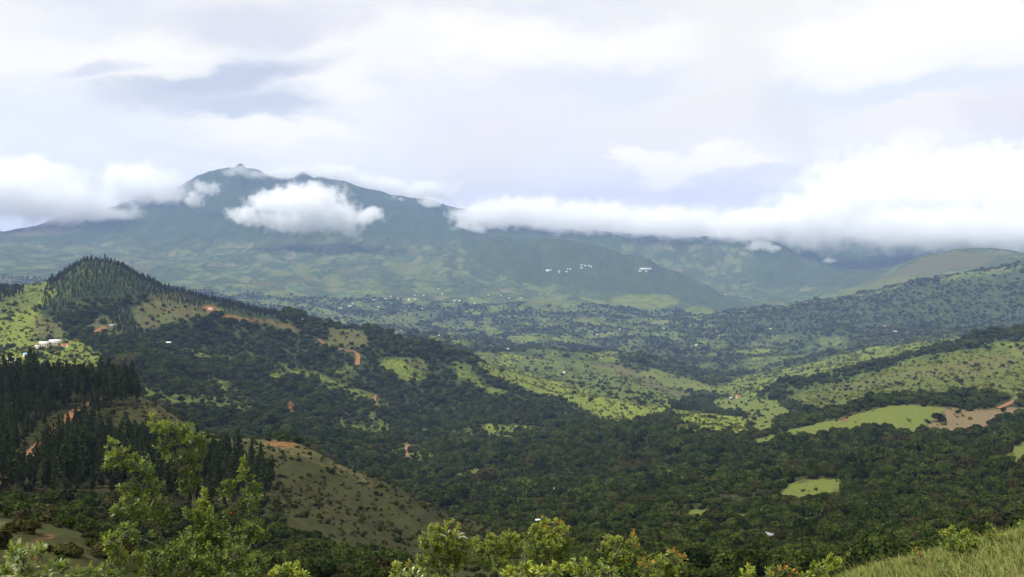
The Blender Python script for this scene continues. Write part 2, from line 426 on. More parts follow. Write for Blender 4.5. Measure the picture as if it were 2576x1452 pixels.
# ------------------------------------------------------------------ land cover
COVER = [   # kind, strength, nearest, farthest, outline
    # spur on the left below the camera
    ('heath', .8, 50, 135, [(-300, 1250), (470, 1330), (470, 1700), (-300, 1700)]),
    ('heath', 1, 60, 300, [(1030, 1350), (1200, 1345), (1340, 1400), (1340, 1640), (1020, 1640)]),
    ('heath', 1, 230, 520, [(260, 985), (350, 990), (480, 1065), (620, 1100), (760, 1118), (850, 1165), (1010, 1225), (1140, 1285), (1260, 1350), (1340, 1400), (1260, 1440), (1000, 1440), (850, 1400), (700, 1340), (655, 1190), (560, 1125), (420, 1105), (280, 1065)]),
    ('soil', .7, 300, 440, [(660, 1116), (690, 1107), (735, 1110), (755, 1120), (720, 1128), (690, 1126)]),
    ('heath', .8, 220, 520, [(-260, 985), (60, 985), (300, 1000), (290, 1030), (250, 1070), (240, 1100), (420, 1120), (600, 1150), (735, 1190), (760, 1230), (690, 1290), (300, 1255), (-260, 1255)]),
    ('soil', .30, 250, 460, [(62, 1172), (90, 1120), (150, 1072), (215, 1012), (300, 998), (300, 1010), (232, 1032), (168, 1090), (118, 1138), (78, 1182)]),
    ('soil', .9, 300, 460, rect(240, 1060, 275, 1086)),
    ('soil', .7, 200, 460, [(-60, 1190), (20, 1190), (30, 1205), (-60, 1240)]),
    ('heath', .9, 55, 110, [(-200, 1280), (100, 1310), (150, 1325), (170, 1380), (120, 1470), (-200, 1470)]),
    ('dry', .55, 330, 480, [(330, 985), (480, 1065), (620, 1100), (760, 1118), (850, 1165), (960, 1215), (930, 1225), (800, 1165), (700, 1140), (560, 1112), (430, 1075), (340, 1010)]),
    ('dry', .8, 55, 110, [(-60, 1300), (60, 1312), (95, 1330), (70, 1350), (-60, 1345)]),
    ('soil', .6, 55, 110, [(10, 1452), (30, 1400), (75, 1360), (110, 1340), (140, 1345), (110, 1385), (70, 1420), (60, 1452)]),
    # second spur with the dome
    ('scrub', 1, 1000, 1800, [(-100, 720), (140, 700), (150, 740), (105, 780), (110, 830), (60, 870), (-100, 880)]),
    ('meadow', .7, 1000, 1800, [(20, 735), (130, 705), (140, 725), (90, 770), (10, 790), (-60, 800), (-60, 770)]),
    ('dry', .85, 1000, 1800, [(335, 790), (350, 768), (400, 742), (470, 742), (515, 765), (530, 795), (470, 812), (420, 822), (345, 835)]),
    ('dry', .7, 1000, 1800, [(95, 790), (150, 800), (160, 850), (100, 850), (70, 830)]),
    ('dry', .6, 1000, 1700, rect(220, 800, 330, 850)),
    ('scrub', .9, 900, 1400, [(0, 860), (200, 850), (250, 900), (250, 950), (100, 970), (-60, 960)]),
    ('soil', .9, 1100, 1800, [(512, 776), (540, 774), (560, 792), (545, 800), (520, 795)]),
    ('soil', .95, 1100, 1800, [(560, 800), (575, 792), (610, 800), (640, 808), (640, 816), (600, 812), (560, 806)]),
    ('soil', .7, 1100, 1800, [(640, 800), (690, 806), (740, 812), (735, 820), (680, 814), (640, 814)]),
    ('dry', .9, 1100, 1800, [(800, 862), (830, 828), (890, 830), (925, 850), (925, 868), (890, 880), (850, 875)]),
    ('dry', .8, 1100, 1800, [(650, 805), (740, 818), (760, 832), (690, 830)]),
    ('scrub', .55, 900, 1500, rect(675, 915, 745, 965)),
    ('scrub', .55, 900, 1500, [(800, 975), (850, 910), (890, 915), (870, 970), (830, 990)]),
    ('meadow', .6, 700, 1200, [(340, 965), (420, 985), (560, 998), (680, 1030), (690, 1045), (560, 1030), (420, 1015), (350, 1000)]),
    ('dry', .8, 1200, 1900, [(1000, 900), (1060, 900), (1110, 930), (1105, 940), (1040, 925)]),
    ('scrub', .8, 1200, 2000, [(930, 905), (1000, 900), (1080, 950), (1010, 950)]),
    ('soil', .9, 900, 1400, [(937, 996), (948, 993), (950, 1010), (955, 1028), (944, 1024), (938, 1012)]),
    ('scrub', .55, 700, 1100, [(970, 1130), (1010, 1110), (1060, 1125), (1110, 1145), (1100, 1168), (1010, 1172)]),
    ('soil', .7, 900, 1400, rect(725, 1012, 748, 1040)),
    ('meadow', .7, 500, 900, [(1110, 1195), (1220, 1178), (1230, 1190), (1120, 1208)]),
    # sunny middle ridge and valley
    ('meadow', 1, 1500, 3200, [(1190, 888), (1225, 884), (1262, 905), (1258, 935), (1225, 918), (1195, 905)]),
    ('scrub', .9, 1300, 3200, [(1200, 905), (1260, 888), (1400, 900), (1520, 920), (1640, 960), (1720, 1010), (1790, 1060), (1700, 1110), (1600, 1090), (1480, 1030), (1330, 975), (1240, 945)]),
    ('meadow', .55, 1300, 3200, [(1280, 900), (1420, 905), (1530, 930), (1650, 980), (1690, 1030), (1600, 1020), (1450, 975), (1300, 930)]),
    ('meadow', 1, 1600, 3200, [(1595, 936), (1655, 928), (1700, 950), (1790, 972), (1800, 990), (1700, 978), (1640, 955)]),
    ('dry', 1, 1500, 3200, [(1485, 915), (1560, 920), (1620, 945), (1690, 975), (1750, 995), (1690, 1000), (1600, 960), (1520, 935)]),
    ('scrub', 1, 1600, 3200, [(1480, 905), (1515, 880), (1550, 890), (1560, 912)]),
    ('meadow', .6, 2200, 4200, [(1540, 880), (1600, 855), (1622, 862), (1575, 888)]),
    ('scrub', .7, 1700, 3600, [(1760, 985), (1900, 940), (2100, 900), (2350, 850), (2560, 845), (2400, 890), (2200, 930), (1960, 985), (1860, 1010)]),
    ('meadow', .9, 1200, 2000, [(1785, 1010), (1850, 1000), (1932, 1005), (1990, 1022), (2000, 1050), (1930, 1052), (1880, 1045), (1800, 1030)]),
    ('meadow', .9, 900, 1500, [(1888, 1050), (1940, 1050), (1960, 1085), (1900, 1110), (1885, 1100)]),
    ('scrub', .9, 900, 1700, [(1700, 1040), (1890, 1050), (1890, 1100), (1780, 1110), (1700, 1090)]),
    ('meadow', 1, 780, 1080, [(1888, 1106), (2000, 1078), (2100, 1054), (2250, 1018), (2320, 1018), (2382, 1026), (2345, 1060), (2310, 1088), (2220, 1078), (2130, 1088), (2030, 1102), (1900, 1118)]),
    ('plough', 1, 700, 1080, [(2375, 1028), (2480, 1028), (2600, 1026), (2600, 1056), (2520, 1062), (2470, 1085), (2400, 1092), (2310, 1090), (2345, 1062)]),
    ('scrub', .8, 780, 1000, [(2300, 1090), (2440, 1090), (2390, 1110), (2260, 1110)]),
    ('heath', .5, 1080, 1900, [(1960, 1010), (2100, 960), (2260, 920), (2420, 880), (2600, 870), (2600, 1010), (2400, 1000), (2250, 1010), (2080, 1040)]),
    ('scrub', .8, 1080, 1900, [(1960, 1010), (2100, 960), (2260, 920), (2420, 880), (2600, 870), (2600, 1010), (2400, 1000), (2250, 1010), (2080, 1040)]),
    ('dry', .6, 1080, 1900, [(2060, 980), (2300, 925), (2560, 885), (2560, 930), (2340, 960), (2150, 985)]),
    ('meadow', .8, 1000, 1500, rect(2295, 993, 2380, 1020)),
    ('meadow', .9, 1400, 1900, rect(2530, 872, 2600, 900)),
    ('soil', .8, 800, 1300, rect(2112, 1047, 2126, 1062)),
    ('soil', .8, 1200, 2200, rect(1688, 1090, 1698, 1100)),
    # clearings in the forest below
    ('meadow', .95, 350, 700, [(1960, 1250), (1975, 1218), (2050, 1205), (2125, 1200), (2118, 1230), (2080, 1250), (2010, 1262)]),
    ('meadow', 1, 380, 900, [(2528, 1165), (2540, 1130), (2600, 1100), (2620, 1170)]),
    ('meadow', 1.1, 250, 600, [(1686, 1290), (1720, 1284), (1760, 1280), (1800, 1290), (1800, 1304), (1740, 1304)]),
    ('meadow', 1.1, 250, 600, [(1832, 1294), (1890, 1292), (1886, 1308), (1860, 1318), (1838, 1308)]),
    ('dry', .6, 400, 900, rect(2175, 1124, 2270, 1142)),
    ('meadow', .6, 400, 900, rect(1900, 1150, 2000, 1160)),
    # valley floor and mountain foot
    ('meadow', .7, 3300, 5600, [(896, 815), (940, 800), (1030, 788), (1056, 800), (1050, 822), (960, 820)]),
    ('meadow', .7, 3300, 5600, rect(1156, 805, 1196, 833)), ('meadow', .7, 3300, 5600, rect(1209, 795, 1244, 825)),
    ('meadow', .6, 3600, 6500, rect(956, 723, 994, 735)), ('meadow', .6, 4500, 7000, rect(1044, 686, 1131, 708)),
    ('meadow', .8, 4500, 7500, rect(974, 660, 1089, 690)), ('meadow', 1, 4500, 7000, rect(814, 693, 856, 723)),
    ('meadow', .9, 4500, 7500, rect(744, 660, 779, 695)), ('meadow', .9, 4500, 7000, rect(674, 678, 736, 695)),
    ('dry', .9, 4500, 7000, [(640, 712), (729, 708), (794, 695), (790, 702), (735, 716), (650, 722)]),
    ('meadow', .8, 4500, 7500, rect(794, 650, 829, 668)), ('meadow', .9, 4000, 6500, rect(650, 752, 700, 768)),
    ('dry', .9, 4500, 7000, rect(850, 672, 900, 690)), ('meadow', .7, 4500, 7500, rect(840, 612, 870, 630)),
    ('meadow', .7, 3800, 6000, rect(1318, 748, 1413, 778)), ('meadow', .6, 3800, 6000, rect(1335, 775, 1440, 786)),
    ('dry', .7, 4500, 7500, rect(1020, 625, 1060, 640)), ('scrub', .7, 4000, 6500, rect(1540, 740, 1700, 775)),
    ('dry', .9, 5200, 7000, [(2180, 715), (2330, 645), (2420, 632), (2520, 640), (2480, 670), (2380, 680), (2250, 735), (2150, 745)]),
    ('meadow', .7, 4800, 7000, [(2060, 745), (2180, 715), (2310, 690), (2290, 720), (2120, 745)]),
    ('dry', .8, 7000, 9200, [(20, 592), (150, 555), (250, 548), (200, 580), (100, 598)]),
    ('dry', .6, 4500, 7800, rect(335, 660, 385, 690)), ('meadow', .6, 4500, 7800, rect(315, 592, 335, 610)),
    ('dry', .5, 4500, 7800, [(-60, 690), (40, 690), (110, 720), (60, 730), (-60, 725)]),
]
KINDS = ('meadow', 'dry', 'soil', 'plough', 'scrub', 'heath')
UU, VV = project(X, Y, Z)
wob = 1.0 + 0 * X
nu = 9 * fbm(X / 30, Y / 30, 3, 61) * (D2 < 4000) + 9 * fbm(X / 160, Y / 160, 3, 62) * (D2 >= 700)
nv = 4 * fbm(X / 30 + 5, Y / 30, 3, 63) * (D2 < 4000) + 5 * fbm(X / 160, Y / 160 + 4, 3, 64) * (D2 >= 700)
soft_ = sstep(800, 1200, D2) * (1 - sstep(3600, 4200, D2))
nu += 26 * soft_ * fbm(X / 210, Y / 210, 3, 161)
nv += 9 * soft_ * fbm(X / 210 + 3, Y / 210, 3, 162)
nu, nv = nu * sstep(10, 200, D2), nv * sstep(10, 200, D2)
COV = {k: np.zeros((NA, ND), np.float32) for k in KINDS}
for kind, st, d0, d1, poly in COVER:
    j0, j1 = np.searchsorted(DS, d0), np.searchsorted(DS, d1)
    m = inpoly(UU[:, j0:j1] + nu[:, j0:j1], VV[:, j0:j1] + nv[:, j0:j1], poly)
    sub = COV[kind][:, j0:j1]
    sub[m] = np.maximum(sub[m], st)
    if kind in ('meadow', 'soil', 'plough'):
        for o in KINDS:
            if o != kind:
                COV[o][:, j0:j1][m] *= (1 - min(1, st))
for k in KINDS:                                    # soften the borders a little
    g_ = COV[k]
    for _ in range({'soil': 1, 'scrub': 9, 'heath': 5}.get(k, 3)):
        g_[1:-1] = (g_[:-2] + 2 * g_[1:-1] + g_[2:]) / 4
        g_[:, 1:-1] = (g_[:, :-2] + 2 * g_[:, 1:-1] + g_[:, 2:]) / 4
mosaic = np.clip(.18 + 1.3 * fbm(X / 200, Y / 260, 4, 66), 0, .75) * sstep(1950, 2400, D2) * (1 - sstep(5200, 6200, D2))
mosaic[inpoly(UU, VV, [(1750, 800), (2000, 775), (2250, 730), (2700, 660), (2700, 842), (2300, 846), (1900, 845)]) & (D2 > 3200)] *= .25
patchy = np.clip(1.9 * fbm(X / 120, Y / 150, 4, 166) - .1, 0, .6) * sstep(850, 1050, D2) * (1 - sstep(1900, 2300, D2))
mosaic = np.maximum(mosaic, patchy)
COV['scrub'] = np.maximum(COV['scrub'], mosaic * (1 - np.maximum(COV['meadow'], COV['dry']))).astype(np.float32)
FIELDS = (sstep(3000, 4200, D2) * (1 - sstep(-60, 60, Z - (-20 + 60 * fbm(X / 700, Y / 700, 3, 5))))).astype(np.float32)
# dark woods on right-hand and blue ridges; far spur's cloud shade painted as woods
for poly, d0, d1 in (([(1150, 590), (1400, 600), (1560, 620), (1720, 690), (1900, 780), (1700, 790), (1500, 730), (1280, 700), (1180, 650)], 5200, 7600),
                     ([(1750, 800), (2000, 775), (2250, 730), (2600, 670), (2600, 850), (2300, 850), (1900, 840)], 3200, 5000),
                     ([(1900, 600), (2600, 560), (2600, 640), (2350, 640), (2150, 720), (1900, 720)], 6500, 17000)):
    FIELDS[inpoly(UU, VV, poly) & (D2 > d0) & (D2 < d1)] *= 0.15

# ------------------------------------------------------------------ materials
def new_mat(name):
    m = bpy.data.materials.new(name)
    m.use_nodes = True
    m.node_tree.nodes.clear()
    g = NB(m.node_tree)
    out = g.node('ShaderNodeOutputMaterial')
    return m, g, out


def principled(g, out, color, rough=0.8, spec=0.2, normal=None):
    b = g.node('ShaderNodeBsdfPrincipled')
    g.put(b.inputs['Base Color'], color)
    g.put(b.inputs['Roughness'], rough)
    g.put(b.inputs['Specular IOR Level'], spec)
    if normal is not None:
        g.l.new(normal, b.inputs['Normal'])
    g.l.new(b.outputs[0], out.inputs[0])
    return b


def attr(g, name, out='Fac'):
    nd = g.node('ShaderNodeAttribute')
    nd.attribute_name = name
    return nd.outputs[out]


def terrain_material():
    m, g, out = new_mat('hillside_ground')
    geo = g.node('ShaderNodeNewGeometry')
    pos = geo.outputs['Position']
    tcam = g.v('LENGTH', pos)
    n_can = g.noise(pos, 0.11, 4, 0.65)
    n_fine = g.noise(pos, 0.5, 5, 0.65)
    n_big = g.noise(pos, 0.006, 5, 0.6)
    n_mid = g.noise(pos, 0.03, 4, 0.6)
    n_turf = g.noise(pos, 2.2, 5, 0.7)
    forest = g.mix(g.ramp(n_can, 0.36, 0.66), (0.018, 0.032, 0.011), (0.060, 0.088, 0.027))
    forest = g.mix(g.ramp(n_mid, 0.35, 0.7, 0, .7), forest, (0.034, 0.062, 0.022))
    forest = g.mix(g.ramp(n_big, 0.5, 0.75, 0, .5), forest, (0.062, 0.085, 0.026))
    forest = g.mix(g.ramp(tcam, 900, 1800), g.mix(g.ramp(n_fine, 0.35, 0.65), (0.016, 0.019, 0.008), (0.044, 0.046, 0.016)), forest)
    forest = g.mix(g.m('MULTIPLY', g.m('MULTIPLY', attr(g, 'fields'), g.ramp(g.noise(pos, 0.02, 5, 0.72), 0.42, 0.62)), 0.6), forest, (0.085, 0.118, 0.034))
    # farm plots on the far slopes: irregular cells, some cleared
    wv = g.v('SUBTRACT', g.noise(pos, 0.006, 4, 0.6, color=True), (0.5, 0.5, 0.5))
    pv = g.v('ADD', g.v('MULTIPLY', pos, (1, 0.62, 0.0)), g.v('SCALE', wv, scale=150))
    vor = g.node('ShaderNodeTexVoronoi', feature='F1')
    g.put(vor.inputs['Vector'], pv)
    g.put(vor.inputs['Scale'], 0.0105)
    sepc = g.node('ShaderNodeSeparateColor')
    g.l.new(vor.outputs['Color'], sepc.inputs[0])
    edge = g.node('ShaderNodeTexVoronoi', feature='DISTANCE_TO_EDGE')
    g.put(edge.inputs['Vector'], pv)
    g.put(edge.inputs['Scale'], 0.0105)
    cleared = g.m('MULTIPLY', g.ramp(g.m('ADD', sepc.outputs[0], g.m('MULTIPLY', n_big, 0.5)), 0.66, 0.95), g.ramp(edge.outputs['Distance'], 0.03, 0.11))
    specks = g.ramp(g.noise(pos, 0.07, 4, 0.7), 0.62, 0.50)
    cleared = g.m('MULTIPLY', g.m('MULTIPLY', cleared, specks), attr(g, 'fields'))
    plot = g.mix(g.ramp(sepc.outputs[1], 0.5, 0.9), (0.135, 0.185, 0.045), (0.205, 0.185, 0.078))
    col = g.mix(g.m('MULTIPLY', cleared, 0.66), forest, plot)
    frag = g.m('SUBTRACT', g.noise(pos, 0.16, 4, 0.7), 0.5)
    frag2 = g.m('SUBTRACT', g.noise(pos, 0.022, 4, 0.65), 0.5)
    frag = g.mix(g.ramp(tcam, 1800, 4000), frag, frag2)
    def cover(k):                          # ragged borders where one cover gives way to the next
        a = attr(g, k)
        e = g.m('MULTIPLY', g.m('MULTIPLY', a, g.m('SUBTRACT', 1.15, a)), 4.0)
        return g.ramp(g.m('ADD', a, g.m('MULTIPLY', frag, g.m('MULTIPLY', g.m('ADD', e, 0.35), 1.6))), 0.12, 0.88)
    scrub = g.mix(g.ramp(n_fine, 0.35, 0.65), (0.098, 0.126, 0.018), (0.178, 0.204, 0.034))
    scrub = g.mix(g.ramp(n_can, 0.55, 0.7, 0, .7), scrub, (0.04, 0.06, 0.018))
    col = g.mix(cover('scrub'), col, scrub)
    heath = g.mix(g.ramp(n_fine, 0.35, 0.68), (0.025, 0.026, 0.009), (0.054, 0.052, 0.016))
    heath = g.mix(g.ramp(n_mid, 0.45, 0.62), heath, (0.036, 0.044, 0.013))
    heath = g.mix(g.ramp(n_can, 0.42, 0.65, 0, .6), heath, (0.030, 0.030, 0.012))
    col = g.mix(cover('heath'), col, heath)
    dry = g.mix(g.ramp(n_fine, 0.35, 0.68), (0.066, 0.066, 0.022), (0.130, 0.118, 0.045))
    dry = g.mix(g.ramp(n_mid, 0.42, 0.66), dry, (0.078, 0.098, 0.028))
    dry = g.mix(g.ramp(n_turf, 0.45, 0.7, 0, .5), dry, (0.10, 0.062, 0.040))
    col = g.mix(cover('dry'), col, dry)
    mead = g.mix(g.ramp(n_fine, 0.3, 0.7), (0.080, 0.104, 0.020), (0.125, 0.146, 0.032))
    mead = g.mix(g.ramp(n_mid, 0.5, 0.75, 0, .6), mead, (0.125, 0.112, 0.042))
    col = g.mix(cover('meadow'), col, mead)
    pl = g.mix(g.ramp(n_fine, 0.35, 0.7), (0.120, 0.088, 0.048), (0.170, 0.132, 0.070))
    pl = g.mix(g.ramp(n_can, 0.5, 0.72, 0, .7), pl, (0.125, 0.115, 0.045))
    col = g.mix(cover('plough'), col, pl)
    so = g.mix(g.ramp(n_fine, 0.35, 0.7), (0.150, 0.068, 0.025), (0.225, 0.118, 0.050))
    sf = g.m('MULTIPLY', cover('soil'), g.ramp(n_fine, 0.3, 0.55, .35, .95))
    col = g.mix(sf, col, so)
    near_ = g.mix(g.ramp(n_turf, 0.35, 0.68), (0.075, 0.085, 0.022), (0.16, 0.16, 0.055))
    col = g.mix(g.ramp(tcam, 34, 24), col, near_)
    bump = g.node('ShaderNodeBump')
    bump.inputs['Strength'].default_value = 0.9
    bump.inputs['Distance'].default_value = 1.0
    farw = g.ramp(tcam, 1200, 3500, 0, 1)
    hgt = g.m('ADD', g.m('MULTIPLY', g.m('MULTIPLY', n_can, farw), 9.0), g.m('MULTIPLY', n_fine, g.ramp(tcam, 20, 300, 0.05, 0.9)))
    g.l.new(hgt, bump.inputs['Height'])
    principled(g, out, col, 0.95, 0.05, bump.outputs[0])
    return m


def foliage_material(name, dark, light, tan=None, vary=0.5):
    """leaf colour from the leaf's own tint, shifted a little from tree to tree"""
    m, g, out = new_mat(name)
    oi = g.node('ShaderNodeObjectInfo')
    rnd = oi.outputs['Random']
    t = attr(g, 'tint')
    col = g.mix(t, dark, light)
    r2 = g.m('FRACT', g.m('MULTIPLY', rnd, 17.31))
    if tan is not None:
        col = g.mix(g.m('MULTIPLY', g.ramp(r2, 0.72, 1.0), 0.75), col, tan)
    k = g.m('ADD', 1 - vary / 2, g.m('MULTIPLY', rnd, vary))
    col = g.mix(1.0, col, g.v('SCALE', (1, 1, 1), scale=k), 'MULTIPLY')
    d = g.node('ShaderNodeBsdfDiffuse')
    g.put(d.inputs[0], col)
    tr = g.node('ShaderNodeBsdfTranslucent')
    g.put(tr.inputs[0], col)
    mx = g.node('ShaderNodeMixShader')
    mx.inputs[0].default_value = 0.22
    g.l.new(d.outputs[0], mx.inputs[1])
    g.l.new(tr.outputs[0], mx.inputs[2])
    g.l.new(mx.outputs[0], out.inputs[0])
    return m


def leaf_material():
    m, g, out = new_mat('shrub_leaf')
    t = attr(g, 'tint')
    kind = attr(g, 'kind')
    pos = g.node('ShaderNodeNewGeometry').outputs['Position']
    n = g.noise(pos, 9.0, 3)
    old = g.mix(g.ramp(n, .3, .7), (0.040, 0.088, 0.016), (0.072, 0.132, 0.023))
    young = g.mix(g.ramp(n, .3, .7), (0.26, 0.32, 0.034), (0.36, 0.38, 0.050))
    col = g.mix(t, old, young)
    col = g.mix(g.ramp(kind, 0.5, 1.0), col, (0.42, 0.20, 0.030))     # coppery young leaves
    col = g.mix(g.ramp(kind, 1.5, 2.0), col, (0.45, 0.045, 0.020))     # red dying leaves
    col = g.mix(g.ramp(kind, 2.5, 3.0), col, (0.34, 0.37, 0.22))       # pale undersides
    b = g.node('ShaderNodeBsdfPrincipled')
    g.put(b.inputs['Base Color'], col)
    b.inputs['Roughness'].default_value = 0.42
    b.inputs['Specular IOR Level'].default_value = 0.35
    tr = g.node('ShaderNodeBsdfTranslucent')
    g.put(tr.inputs[0], col)
    mx = g.node('ShaderNodeMixShader')
    mx.inputs[0].default_value = 0.3
    g.l.new(b.outputs[0], mx.inputs[1])
    g.l.new(tr.outputs[0], mx.inputs[2])
    g.l.new(mx.outputs[0], out.inputs[0])
    return m


def plain(name, c1, c2, scale, rough=0.8, spec=0.2):
    m, g, out = new_mat(name)
    tc = g.node('ShaderNodeTexCoord')
    n = g.noise(tc.outputs['Object'], scale, 5, 0.6)
    principled(g, out, g.mix(g.ramp(n, .3, .7), c1, c2), rough, spec)
    return m


M_GROUND = terrain_material()
M_BROAD = foliage_material('broadleaf_foliage', (0.013, 0.024, 0.006), (0.060, 0.078, 0.016), (0.060, 0.049, 0.021), 0.8)
M_BUSH = foliage_material('bush_foliage', (0.072, 0.092, 0.014), (0.185, 0.205, 0.034), (0.130, 0.108, 0.036), 0.45)
M_HEATH = foliage_material('heath_bush_foliage', (0.030, 0.033, 0.010), (0.078, 0.080, 0.022), (0.070, 0.058, 0.024), 0.5)
M_PALE = foliage_material('pale_broadleaf_foliage', (0.021, 0.034, 0.008), (0.082, 0.100, 0.020), None, 0.6)
M_PINE = foliage_material('pine_needles', (0.016, 0.025, 0.008), (0.050, 0.064, 0.019), None, 0.6)
M_LEAF = leaf_material()
M_BARK = plain('shrub_bark', (0.07, 0.055, 0.04), (0.17, 0.15, 0.12), 30)
M_TRUNK = plain('tree_bark', (0.05, 0.038, 0.028), (0.12, 0.10, 0.08), 1.5)
M_SPIKE = plain('pale_flower', (0.52, 0.48, 0.36), (0.68, 0.65, 0.52), 40)
M_TIN = plain('white_tin_roof', (0.52, 0.53, 0.55), (0.66, 0.66, 0.66), 0.4, 0.5, 0.4)
M_GREY = plain('grey_tin_roof', (0.22, 0.23, 0.25), (0.34, 0.34, 0.36), 0.4, 0.5, 0.4)
M_RED = plain('rusty_red_roof', (0.36, 0.10, 0.055), (0.48, 0.17, 0.09), 0.4)
M_BLUE = plain('blue_tin_roof', (0.20, 0.36, 0.55), (0.28, 0.45, 0.62), 0.4, 0.5, 0.4)
M_WALL = plain('cream_wall', (0.52, 0.44, 0.32), (0.62, 0.54, 0.42), 0.6)
M_DWALL = plain('wooden_wall', (0.10, 0.08, 0.06), (0.20, 0.17, 0.13), 0.9)
M_GLASS = plain('dark_window', (0.03, 0.035, 0.04), (0.05, 0.055, 0.06), 0.9, 0.2, 0.5)
M_SOIL = plain('red_dirt', (0.165, 0.072, 0.026), (0.245, 0.125, 0.052), 0.25)
M_STRAW = plain('straw_thatch', (0.38, 0.30, 0.22), (0.52, 0.44, 0.34), 6)

# ------------------------------------------------------------------ mesh helpers
def mesh_np(name, verts, quads, mat=None, attrs=None, smooth=False, tris=None):
    me = bpy.data.meshes.new(name)
    verts = np.ascontiguousarray(verts, np.float32)
    nq = 0 if quads is None else len(quads)
    nt = 0 if tris is None else len(tris)
    me.vertices.add(len(verts))
    me.vertices.foreach_set('co', verts.ravel())
    loops = np.concatenate([np.asarray(a, np.int32).ravel() for a in (quads, tris) if a is not None and len(a)])
    me.loops.add(len(loops))
    me.loops.foreach_set('vertex_index', loops)
    me.polygons.add(nq + nt)
    start = np.concatenate([np.arange(nq) * 4, nq * 4 + np.arange(nt) * 3]).astype(np.int32)
    me.polygons.foreach_set('loop_start', start)
    if smooth:
        me.polygons.foreach_set('use_smooth', np.ones(nq + nt, bool))
    for k, a in (attrs or {}).items():
        at_ = me.attributes.new(k, 'FLOAT', 'POINT')
        at_.data.foreach_set('value', np.ascontiguousarray(a, np.float32).ravel())
    if mat:
        me.materials.append(mat)
    me.update(calc_edges=True)
    return me


def link(name, me, parent=None):
    o = bpy.data.objects.new(name, me)
    COL.objects.link(o)
    if parent is not None:
        o.parent = parent
    return o


def thing(name, label, cat, loc=(0, 0, 0), group=None, data=None, rz=0.0):
    o = bpy.data.objects.new(name, data)
    COL.objects.link(o)
    o.location = loc
    o.rotation_euler = (0, 0, rz)
    o['label'] = label
    o['category'] = cat
    if group:
        o['group'] = group
    return o


def tube(pts, rad, n=6):
    """verts and quads of a bent tapering tube"""
    pts = np.asarray(pts, float)
    V, Q = [], []
    for i, p in enumerate(pts):
        t = pts[min(i + 1, len(pts) - 1)] - pts[max(i - 1, 0)]
        t = t / (np.linalg.norm(t) + 1e-9)
        a = np.cross(t, (0.3, 1, 0.1))
        a /= np.linalg.norm(a) + 1e-9
        b = np.cross(t, a)
        for k in range(n):
            w = 2 * math.pi * k / n
            V.append(p + rad[i] * (math.cos(w) * a + math.sin(w) * b))
    for i in range(len(pts) - 1):
        for k in range(n):
            k2 = (k + 1) % n
            Q.append((i * n + k, i * n + k2, (i + 1) * n + k2, (i + 1) * n + k))
    return np.array(V), np.array(Q)


def join_vq(parts):
    V, Q, o = [], [], 0
    for v, q in parts:
        V.append(v)
        Q.append(np.asarray(q) + o)
        o += len(v)
    return np.concatenate(V), np.concatenate(Q)


# ------------------------------------------------------------------ ground sheet
def build_ground():
    verts = np.stack([X, Y, Z], -1).reshape(-1, 3)
    idx = np.arange(NA * ND).reshape(NA, ND)
    q = np.stack([idx[:-1, :-1], idx[1:, :-1], idx[1:, 1:], idx[:-1, 1:]], -1).reshape(-1, 4)
    at_ = {k: COV[k].ravel() for k in KINDS}
    at_['fields'] = FIELDS.ravel()
    o = link('terrain', mesh_np('terrain', verts, q, M_GROUND, at_, smooth=True))
    o['kind'] = 'structure'


build_ground()

# ------------------------------------------------------------------ haze and an unseen cloud deck added overhead for shade
def box_obj(name, lo, hi):
    bm = bmesh.new()
    bmesh.ops.create_cube(bm, size=1.0)
    lo, hi = Vector(lo), Vector(hi)
    for v in bm.verts:
        v.co = Vector([(lo[i] + hi[i]) / 2 + v.co[i] * (hi[i] - lo[i]) for i in range(3)])
    me = bpy.data.meshes.new(name)
    bm.to_mesh(me)
    bm.free()
    return link(name, me)


def haze():
    o = box_obj('haze', (-16000, -300, float(Z.min()) - 5), (16000, 17500, 900))
    o['kind'] = 'stuff'
    m, g, out = new_mat('haze_air')
    pv = g.node('ShaderNodeVolumePrincipled')
    pv.inputs['Color'].default_value = (0.40, 0.565, 1.0, 1)
    pv.inputs['Density'].default_value = HAZE
    pv.inputs['Anisotropy'].default_value = 0.1
    g.l.new(pv.outputs[0], out.inputs['Volume'])
    o.data.materials.append(m)


HAZE = 6.1e-5
haze()

